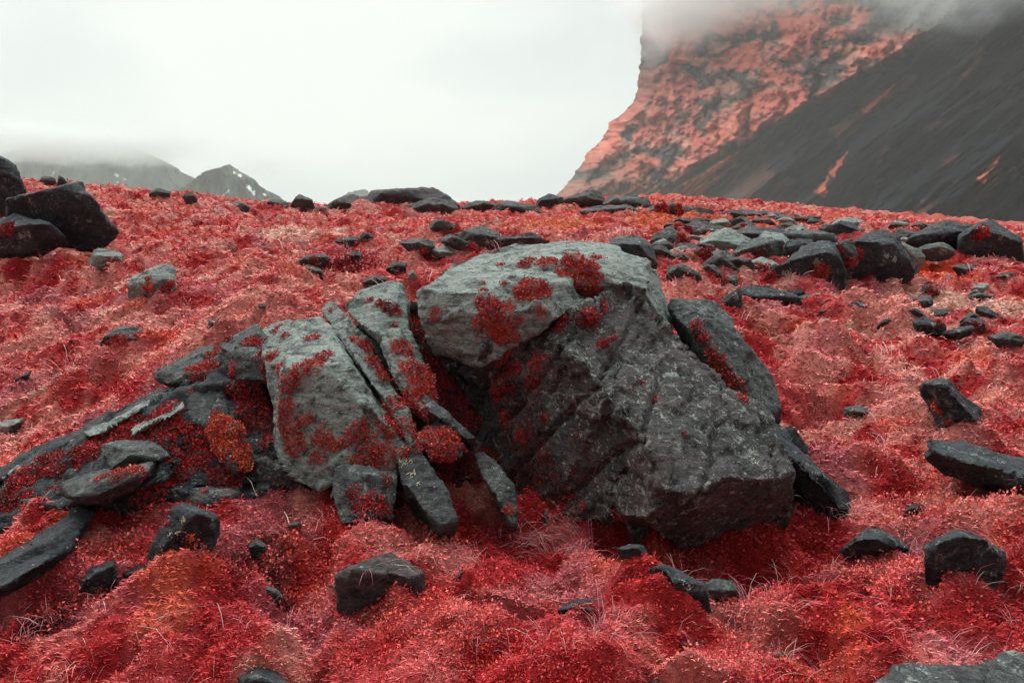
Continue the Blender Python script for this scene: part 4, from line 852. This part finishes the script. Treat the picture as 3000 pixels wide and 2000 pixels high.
moss_patch(f7, [(930, 1040, 14), (960, 1030, 10)], col=RED)
moss_patch(f8, [(1125, 1025, 24), (1150, 1045, 22), (1170, 1170, 14)], col=RED)
moss_patch(f9, [(830, 1160, 26), (860, 1150, 24), (810, 1130, 18), (890, 1100, 14), (880, 1170, 18)], col=DK)
moss_patch(f10, [(570, 790, 16), (600, 790, 20), (610, 820, 22), (620, 850, 22), (535, 850, 20), (525, 780, 8), (580, 780, 16)], col=DK)
moss_patch(f11, [(650, 760, 24), (680, 760, 22)], col=DK)
moss_patch(f12, [(440, 850, 18), (450, 870, 16), (480, 840, 22), (500, 860, 26), (490, 815, 18)], col=RED)
moss_patch(f13, [(490, 880, 9), (440, 900, 9), (500, 950, 14), (425, 985, 20)], col=HOT)
moss_patch(f14, [(500, 975, 34), (530, 985, 34), (540, 1030, 34), (510, 1020, 24), (560, 1060, 20)], col=HOT, dens=1.3)
moss_patch(f15, [(330, 960, 30), (380, 940, 34), (290, 970, 22), (240, 1000, 26), (180, 1040, 26), (400, 980, 34), (360, 1010, 26), (130, 1080, 20), (60, 1140, 22), (40, 1110, 18), (300, 1010, 16), (395, 1040, 26), (420, 1060, 20)], col=DK)
moss_patch(f15, [(370, 960, 18), (310, 985, 12), (430, 1020, 22)], col=RED)
moss_patch(f18, [(270, 1085, 24), (310, 1080, 22), (230, 1100, 14)], col=HOT)
moss_patch(f22, [(440, 1230, 16), (430, 1260, 16), (385, 1200, 10), (350, 1300, 14)], col=HOT)
moss_patch(sL4, [(260, 610, 14), (245, 625, 10)], col=RED)
moss_patch(sL5, [(340, 642, 8), (395, 650, 7), (400, 680, 10)], col=RED)
moss_patch(sL6, [(275, 785, 18), (260, 795, 14), (318, 772, 10), (322, 800, 10)], col=RED)
moss_patch(sC1, [(1560, 482, 10), (1520, 478, 14)], col=RED, size=.03)

# ---- swells and hollows of the moss
for a in ((250, 845, 55, .10), (150, 900, 70, .10), (480, 560, 90, .10), (190, 560, 90, .12), (330, 690, 90, .10), (640, 640, 90, .12), (520, 720, 120, .10), (120, 760, 120, .10), (800, 560, 80, .1), (700, 520, 90, .12),
          (2000, 740, 90, .24), (1900, 790, 70, .20), (1860, 850, 60, .14), (2080, 930, 90, .16), (2150, 990, 80, .14), (1960, 1080, 80, .12), (2250, 1225, 120, .12), (2160, 1250, 60, .08), (2330, 900, 90, .14), (2260, 650, 90, .12), (2060, 640, 80, .1), (1640, 665, 70, .07), (1690, 700, 60, .06),
          (1700, 1320, 90, .08), (900, 1290, 90, .06), (430, 1430, 150, .09), (1050, 1420, 120, .06), (1300, 1500, 140, .06), (650, 1500, 120, .05), (2100, 1440, 140, .07), (1850, 1480, 120, .07), (80, 1190, 60, .06), (60, 1480, 120, .05), (2330, 1060, 60, .05)):
    mound(*a)
for a in ((1790, 745, 60, -.35), (2000, 790, 26, -.25), (370, 548, 34, -.3), (1990, 1010, 40, -.10), (450, 740, 60, -.12), (1010, 860, 60, -.30), (1050, 940, 50, -.2), (600, 1000, 50, -.25), (1150, 1120, 50, -.25), (1240, 1195, 60, -.12), (560, 1270, 70, -.12), (700, 1180, 60, -.08), (1650, 1275, 170, -.30), (1790, 1240, 120, -.22), (1880, 1240, 60, -.12), (100, 1380, 90, -.15), (2200, 1310, 70, -.1), (760, 610, 60, -.12), (900, 630, 60, -.12), (1380, 1330, 60, -.05)):
    mound(*a)

for ro, sp, sz, hot in AUTO: moss_patch(ro, [sp], col=RED if hot else DK, size=sz)
moss_patch(core, [(240, 1060, 60), (420, 1000, 60), (600, 950, 60), (560, 890, 40), (960, 740, 60), (1010, 850, 70), (1060, 950, 70), (1100, 1060, 60), (1000, 1090, 50), (720, 1140, 50), (350, 1120, 50), (1050, 780, 40)], col=DK, dens=.8)
moss_patch(core, [(1080, 900, 34), (1040, 870, 30), (1010, 1120, 24), (620, 1010, 22)], col=RED)

moss_patch(f15, [(120, 1060, 40), (60, 1100, 36), (200, 1040, 44), (270, 1010, 40), (20, 1150, 40), (340, 990, 40)], col=DK)
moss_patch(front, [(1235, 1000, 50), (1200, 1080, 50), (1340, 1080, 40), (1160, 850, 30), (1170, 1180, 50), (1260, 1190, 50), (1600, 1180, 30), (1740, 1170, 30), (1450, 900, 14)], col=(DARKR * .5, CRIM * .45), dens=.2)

moss_patch(core, [(460, 1050, 40), (400, 1080, 40), (520, 1090, 40), (150, 1120, 40), (610, 1080, 30), (50, 1160, 36), (250, 1120, 36)], col=DK)

CREAM = (.50, .48, .33)
lichen_patch(f7, [(930, 1058, 15), (948, 1088, 10), (1028, 1085, 8), (960, 1110, 5)], CREAM)
lichen_patch(f22, [(420, 1196, 10), (412, 1222, 9), (392, 1290, 9), (372, 1262, 6)], CREAM)
lichen_patch(f13, [(480, 900, 5), (500, 920, 5)]); lichen_patch(f1, [(760, 900, 9), (790, 870, 8), (740, 930, 8), (820, 930, 10), (700, 900, 7), (855, 1030, 8)], (.26, .25, .22))
lichen_patch(front, [(1545, 860, 7), (1620, 905, 6), (1665, 912, 8), (1590, 955, 6), (1420, 835, 9), (1405, 900, 10), (1350, 830, 10), (1460, 1000, 8), (1380, 760, 8), (1700, 1010, 9), (1735, 1060, 10), (1560, 740, 5), (1680, 1130, 7), (1530, 1120, 8), (1330, 1000, 8), (1250, 900, 7)], (.34, .35, .30))
lichen_patch(rslab, [(1690, 790, 6), (1720, 860, 6), (1740, 920, 5)]); lichen_patch(cap, [(1150, 690, 5), (1280, 700, 6)], (.36, .37, .30)); lichen_patch(sR2, [(2180, 1030, 12), (2240, 1045, 12), (2300, 1060, 12)], (.20, .21, .22))
for ro, sp in AUTOL: lichen_patch(ro, [sp])

build_ground(); build_moss(); build_leaves()
build_grass(GRASS_SPOTS)
# ------------------------------------------------------------------ far mountains
def relief(name, label, pxs, pys, Yf, colf, mat, back=250, dispf=None):
    """a real slope: every grid point has its own distance; closed behind by a rear flank"""
    X, Yy = np.meshgrid(pxs, pys)
    return X, Yy
EDGE = [(-300, 1500), (-60, 1478), (130, 1472), (165, 1470), (215, 1461), (235, 1455), (262, 1430), (282, 1398), (300, 1392), (325, 1376), (352, 1350), (375, 1336), (395, 1322), (410, 1312), (430, 1296), (446, 1278), (470, 1262), (540, 1180), (700, 980)]
def edge_x(py): return np.interp(py, [e[0] for e in EDGE], [e[1] for e in EDGE])
def mountain():
    ns, nt_ = 520, 400
    pys = np.linspace(-260, 640, nt_); S = np.linspace(0, 1, ns)
    T, U = np.meshgrid(pys, S, indexing='ij')
    ex = edge_x(T); wob = 7 * n2(T * .03, T * 0 + 3.3, 1, 4, 3) + 6 * n2(T * .06, T * 0 + 1.3, 1, 4, 8) + 3 * n2(T * .2, T * 0, 1, 2, 4)
    px = ex + wob + (2700 - ex) * U
    D = 1150 - .62 * (px - 1275) * (1 - .12 * sm(1900, 2700, px)) - .40 * T
    # two flanks: a rugged vegetated cliff band above-left, smooth scree below-right; boundary line in the slope
    bx = np.interp(px, [1275, 1500, 1700, 1900, 2050, 2180, 2300, 2700], [470, 440, 330, 215, 140, 55, -60, -400])
    cl = sm(-14, 14, bx - T + 18 * n2(px * .012, T * .012, 1, 3, 7))
    # far valley at the top right
    P = np.stack([px * .01, T * .01, np.zeros_like(px)], -1).reshape(-1, 3)
    rug = (np.abs(fbm(P, 1.1, 5, 31, .5)) * 2.4 + .5 * np.abs(fbm(P * (1, 1, 1), 4.0, 4, 37, .5))).reshape(px.shape)
    # gullies run down to the lower left: stretched along that direction
    gx = (px * .62 + T * .78) * .010; gy = (px * .78 - T * .62) * .0013
    gul = n2(gx.ravel(), gy.ravel(), 1.1, 4, 43).reshape(px.shape)
    fg = n2(gx.ravel(), gy.ravel(), 5.5, 4, 47).reshape(px.shape)
    D = D - 26 * cl - cl * (30 * rug + 16 * n2((px * .55 + T * .83) * .016, (px * .83 - T * .55) * .0045, 1.3, 4, 111)) - (1 - cl) * (80 * gul + 22 * fg)
    edge = 1 - sm(0, .03, U)
    D = D + 60 * edge
    dx = (px - FW / 2) / FPX; b = -(T - FH / 2) / FPX
    dy = math.cos(TH) + b * math.sin(TH); dz = -math.sin(TH) + b * math.cos(TH)
    s = D / dy
    V = np.stack([dx * s, D, EYE + dz * s], -1)
    rear = V[:, :1].copy(); rear = np.concatenate([V[:, :1] + (200, 500, -60), V[:, :1] + (40, 130, -8)], 1)
    V = np.concatenate([rear, V], 1)
    n, m_ = V.shape[:2]
    i = np.arange(n - 1)[:, None] * m_; j = np.arange(m_ - 1)[None]
    F = np.stack([i + j, i + m_ + j, i + m_ + j + 1, i + j + 1], -1).reshape(-1, 4)
    # colour of what grows or lies there, with haze painted into the left scree
    q = P
    q = np.stack([px * .0075 + T * .004, T * .014 - px * .004, px * 0], -1).reshape(-1, 3); q = q + .35 * np.stack([fbm(q, 1.7, 3, 90 + k) for k in range(3)], 1)
    veg = fbm(q, 1.3, 4, 51, .48).reshape(px.shape)
    rock = lerp(np.tile((.10, .09, .08), (px.size, 1)), np.array((.045, .045, .05)), sm(-.2, .3, gul).ravel())
    green = np.array((.10, .11, .085)); red = np.array((.64, .18, .135)); rose = np.array((.72, .31, .24))
    right = sm(1550, 2000, px + .4 * T)
    scree = lerp(np.tile((.20, .19, .155), (px.size, 1)), np.array((.012, .014, .019)), right.ravel())  # paler to the left: distance haze put into the scree colour
    stripe = n2(gx.ravel(), gy.ravel(), 2.2, 4, 57)
    scree = lerp(scree, scree * .35, sm(-.05, .12, stripe)); scree = lerp(scree, scree * 1.7, .7 * sm(.1, .3, n2(gx, gy, 5, 4, 59)).ravel())
    scree = lerp(scree, np.array((.16, .065, .05)), .5 * sm(.16, .34, n2(gx.ravel(), gy.ravel() * 3, 1.6, 4, 63)))
    dg = n2((px * .55 + T * .83) * .016, (px * .83 - T * .55) * .0045, 1.3, 4, 111); veg = .75 * veg + .55 * dg
    c = lerp(rock, red, sm(-.14, .03, veg.ravel()))
    c = lerp(c, rose, .7 * sm(.02, .3, fbm(q, 2.0, 4, 71, .5)))
    c = lerp(c, rock, (sm(1560, 1480, px) * sm(330, 150, T) * .8 + sm(1960, 2020, px) * sm(110, 60, T)).ravel().clip(0, 1))
    c = lerp(scree, c, cl.ravel())
    # the red growth spilling onto the scree
    def streak(x0, y0, x1, y1, wd):
        L2 = (x1 - x0) ** 2 + (y1 - y0) ** 2; t = ((px - x0) * (x1 - x0) + (T - y0) * (y1 - y0)) / L2
        d = np.abs((px - x0) * (y1 - y0) - (T - y0) * (x1 - x0)) / math.sqrt(L2)
        return (sm(0, .1, t) * sm(1.0, .85, t) * sm(1, .3, d / (wd * (1.25 - t)) + 1.3 * n2((px * .05).ravel(), (T * .05).ravel(), 1, 3, 5).reshape(px.shape))).ravel()
    for a in ((1530, 470, 1712, 338, 15), (1590, 452, 1700, 372, 12), (1490, 465, 1660, 345, 8), (1440, 450, 1500, 400, 12), (1880, 450, 1905, 400, 12), (1905, 405, 1950, 345, 9), (1400, 470, 1460, 420, 10), (1980, 262, 2060, 190, 7), (2250, 420, 2300, 350, 10)):
        c = lerp(c, np.array((.50, .12, .06)), streak(*a) * .95)
    low = sm(330, 420, T) * sm(1560, 1380, px); c = lerp(c, np.array((.16, .15, .115)), (low * .6).ravel())
    c = c.reshape(px.shape + (3,)); c = np.concatenate([c[:, :1], c[:, :1], c], 1).reshape(-1, 3)
    mt, nt, b_ = newmat('mountain_slope')
    a = nt.nodes.new('ShaderNodeVertexColor'); a.layer_name = 'Col'
    g = nt.nodes.new('ShaderNodeNewGeometry'); nn = nnoise(nt, g.outputs['Position'], .09, 8, .7)
    k = mix(nt, .6, a.outputs[0], ramp(nt, nn, [(.3, .7), (.7, 1.3)]), 'MULTIPLY'); nt.links.new(k, b_.inputs['Base Color'])
    b_.inputs['Roughness'].default_value = 1; b_.inputs['Specular IOR Level'].default_value = 0
    bump(nt, b_, nn, .8, 6)
    o = mesh_obj('mountain', V.reshape(-1, 3), F, mt, colors=c)
    tag(o, kind='structure')
mountain()
def hills():
    """two grey green mountains across the valley with snow gullies"""
    mt, nt, b_ = newmat('hill_slope')
    g = nt.nodes.new('ShaderNodeNewGeometry'); nn = nnoise(nt, g.outputs['Position'], .006, 8, .6)
    a = nt.nodes.new('ShaderNodeVertexColor'); a.layer_name = 'Col'
    k = mix(nt, .5, a.outputs[0], ramp(nt, nn, [(.35, .7), (.65, 1.3)]), 'MULTIPLY')
    nt.links.new(k, b_.inputs['Base Color']); b_.inputs['Roughness'].default_value = 1; b_.inputs['Specular IOR Level'].default_value = 0
    def hill(name, prof, Y, dep, snow):
        xs = np.linspace(prof[0][0], prof[-1][0], 260); tt = np.linspace(0, 1, 90)
        X, T = np.meshgrid(xs, tt)
        top = np.interp(X, [p[0] for p in prof], [p[1] for p in prof])
        top = top + 9 * n2(X * .02, X * 0, 1, 5, 5) + 3 * n2(X * .09, X * 0, 1, 3, 15)
        py = 620 + (top - 620) * T; D = Y + dep * (T - 1) + 150 * np.abs(n2(X * .03, py * .008, 1, 4, 19)) + 60 * n2((X * .02).ravel(), (py * .01).ravel(), 1, 4, 9).reshape(X.shape)
        dx = (X - FW / 2) / FPX; b = -(py - FH / 2) / FPX
        dy = math.cos(TH) + b * math.sin(TH); dz = -math.sin(TH) + b * math.cos(TH); s = D / dy
        V = np.stack([dx * s, D, EYE + dz * s], -1)
        rear = V[::-1].copy(); rear[:, :, 1] = 2 * V[-1:, :, 1] - rear[:, :, 1] + 1
        V = np.concatenate([V, rear[1:]], 0)
        n, m_ = V.shape[:2]; i = np.arange(n - 1)[:, None] * m_; j = np.arange(m_ - 1)[None]
        F = np.stack([i + j, i + j + 1, i + m_ + j + 1, i + m_ + j], -1).reshape(-1, 4)
        c = np.tile((.046, .066, .038), (X.size, 1)).astype(float)
        for x0, y0, x1, y1, wd in snow:
            L2 = (x1 - x0) ** 2 + (y1 - y0) ** 2 + 1e-6; t = (((X - x0) * (x1 - x0) + (py - y0) * (y1 - y0)) / L2).clip(0, 1)
            d = np.hypot(X - x0 - t * (x1 - x0), py - y0 - t * (y1 - y0)) + 1.2 * n2((X * .2).ravel(), (py * .2).ravel(), 1, 2, 5).reshape(X.shape)
            c = lerp(c, np.array((.85, .88, .88)), sm(wd, wd * .5, d).ravel())
        c = c.reshape(X.shape + (3,)); c = np.concatenate([c, np.tile((.046, .066, .038), rear[1:].shape[:2] + (1,))], 0).reshape(-1, 3)
        o = mesh_obj(name, V.reshape(-1, 3), F, mt, colors=c); tag(o, kind='structure')
    hill('hills', [(340, 520), (385, 452), (430, 424), (470, 398), (498, 384), (512, 380), (526, 378), (540, 386), (552, 396), (575, 412), (600, 430), (640, 456), (700, 500), (760, 540)], 1500, 260,
         [(392, 440, 428, 412, 3), (548, 402, 552, 404, 4), (565, 425, 582, 440, 5), (575, 432, 583, 446, 4), (512, 450, 524, 438, 3), (538, 396, 541, 398, 3), (506, 463, 545, 462, 3), (606, 446, 609, 448, 3)])
    hill('hills', [(-500, 380), (-200, 330), (0, 352), (60, 338), (120, 322), (190, 330), (260, 322), (320, 345), (380, 372), (430, 405), (520, 450), (620, 500)], 2100, 500,
         [(120, 402, 124, 396, 3), (266, 400, 270, 404, 4), (284, 408, 286, 412, 2), (268, 418, 270, 420, 2)])
    hill('hills', [(700, 520), (760, 470), (800, 440), (840, 436), (870, 470), (940, 520)], 2500, 200, [])
hills()

# ------------------------------------------------------------------ haze and mist
def vol_box(name, lo, hi, dens, col):
    me = bpy.data.meshes.new(name); bm = bmesh.new(); bmesh.ops.create_cube(bm, size=1)
    for v in bm.verts: v.co = [(lo[k] + hi[k]) / 2 + v.co[k] * (hi[k] - lo[k]) for k in range(3)]
    bm.to_mesh(me); bm.free()
    o = bpy.data.objects.new(name, me); COL.objects.link(o)
    m = bpy.data.materials.new(name); m.use_nodes = True; nt = m.node_tree
    nt.nodes.remove(nt.nodes['Principled BSDF']); v = nt.nodes.new('ShaderNodeVolumePrincipled')
    v.inputs['Density'].default_value = dens; v.inputs['Color'].default_value = (*col, 1)
    nt.links.new(v.outputs[0], nt.nodes['Material Output'].inputs['Volume']); me.materials.append(m)
    tag(o, kind='stuff'); return o
hz = vol_box('haze', (-6100, -6100, -30), (6100, 6100, 700), .00018, (.97, .98, .96))
tag(hz, 'thin pale haze over the whole valley', 'haze')
MISTS = [((1560, 0, 860), (92, 110, 80), .030), ((1660, -60, 800), (130, 110, 82), .022), ((1850, -110, 690), (140, 110, 70), .012), ((2200, -105, 480), (130, 90, 58), .009),
         ((0, 325, 1500), (260, 160, 58), .016), ((190, 335, 1500), (200, 160, 50), .014), ((330, 338, 1450), (150, 120, 52), .015), ((600, 385, 1250), (70, 60, 24), .010)]
for k, ((px, py, Y), R3, dn) in enumerate(MISTS):
    me = bpy.data.meshes.new('mist'); bm = bmesh.new(); bmesh.ops.create_icosphere(bm, subdivisions=4, radius=1.0)
    bm.to_mesh(me); bm.free()
    o = bpy.data.objects.new('mist', me); COL.objects.link(o); o.location = at(px, py, Y); o.scale = R3
    m = bpy.data.materials.new('mist'); m.use_nodes = True; nt = m.node_tree
    nt.nodes.remove(nt.nodes['Principled BSDF']); v = nt.nodes.new('ShaderNodeVolumePrincipled')
    tcn = nt.nodes.new('ShaderNodeTexCoord'); ln = nt.nodes.new('ShaderNodeVectorMath'); ln.operation = 'LENGTH'
    nt.links.new(tcn.outputs['Object'], ln.inputs[0])
    nz = nnoise(nt, tcn.outputs['Object'], 2.6, 5, .62, .6)
    f = mathn(nt, 'SUBTRACT', 1.0, ln.outputs['Value'])
    f = mathn(nt, 'ADD', mathn(nt, 'MULTIPLY', f, 1.7), mathn(nt, 'MULTIPLY', mathn(nt, 'SUBTRACT', nz, .66), 2.2))
    mr = nt.nodes.new('ShaderNodeMapRange'); mr.interpolation_type = 'SMOOTHSTEP'; nt.links.new(f, mr.inputs[0]); mr.inputs['From Min'].default_value = 0; mr.inputs['From Max'].default_value = .9
    mr.inputs['To Max'].default_value = dn; nt.links.new(mr.outputs[0], v.inputs['Density'])
    v.inputs['Color'].default_value = (.99, .99, .99, 1) if k < 4 else (.90, .91, .90, 1)
    nt.links.new(v.outputs[0], nt.nodes['Material Output'].inputs['Volume']); me.materials.append(m)
    tag(o, 'bank of low cloud clinging to the mountain', 'cloud', kind='stuff')
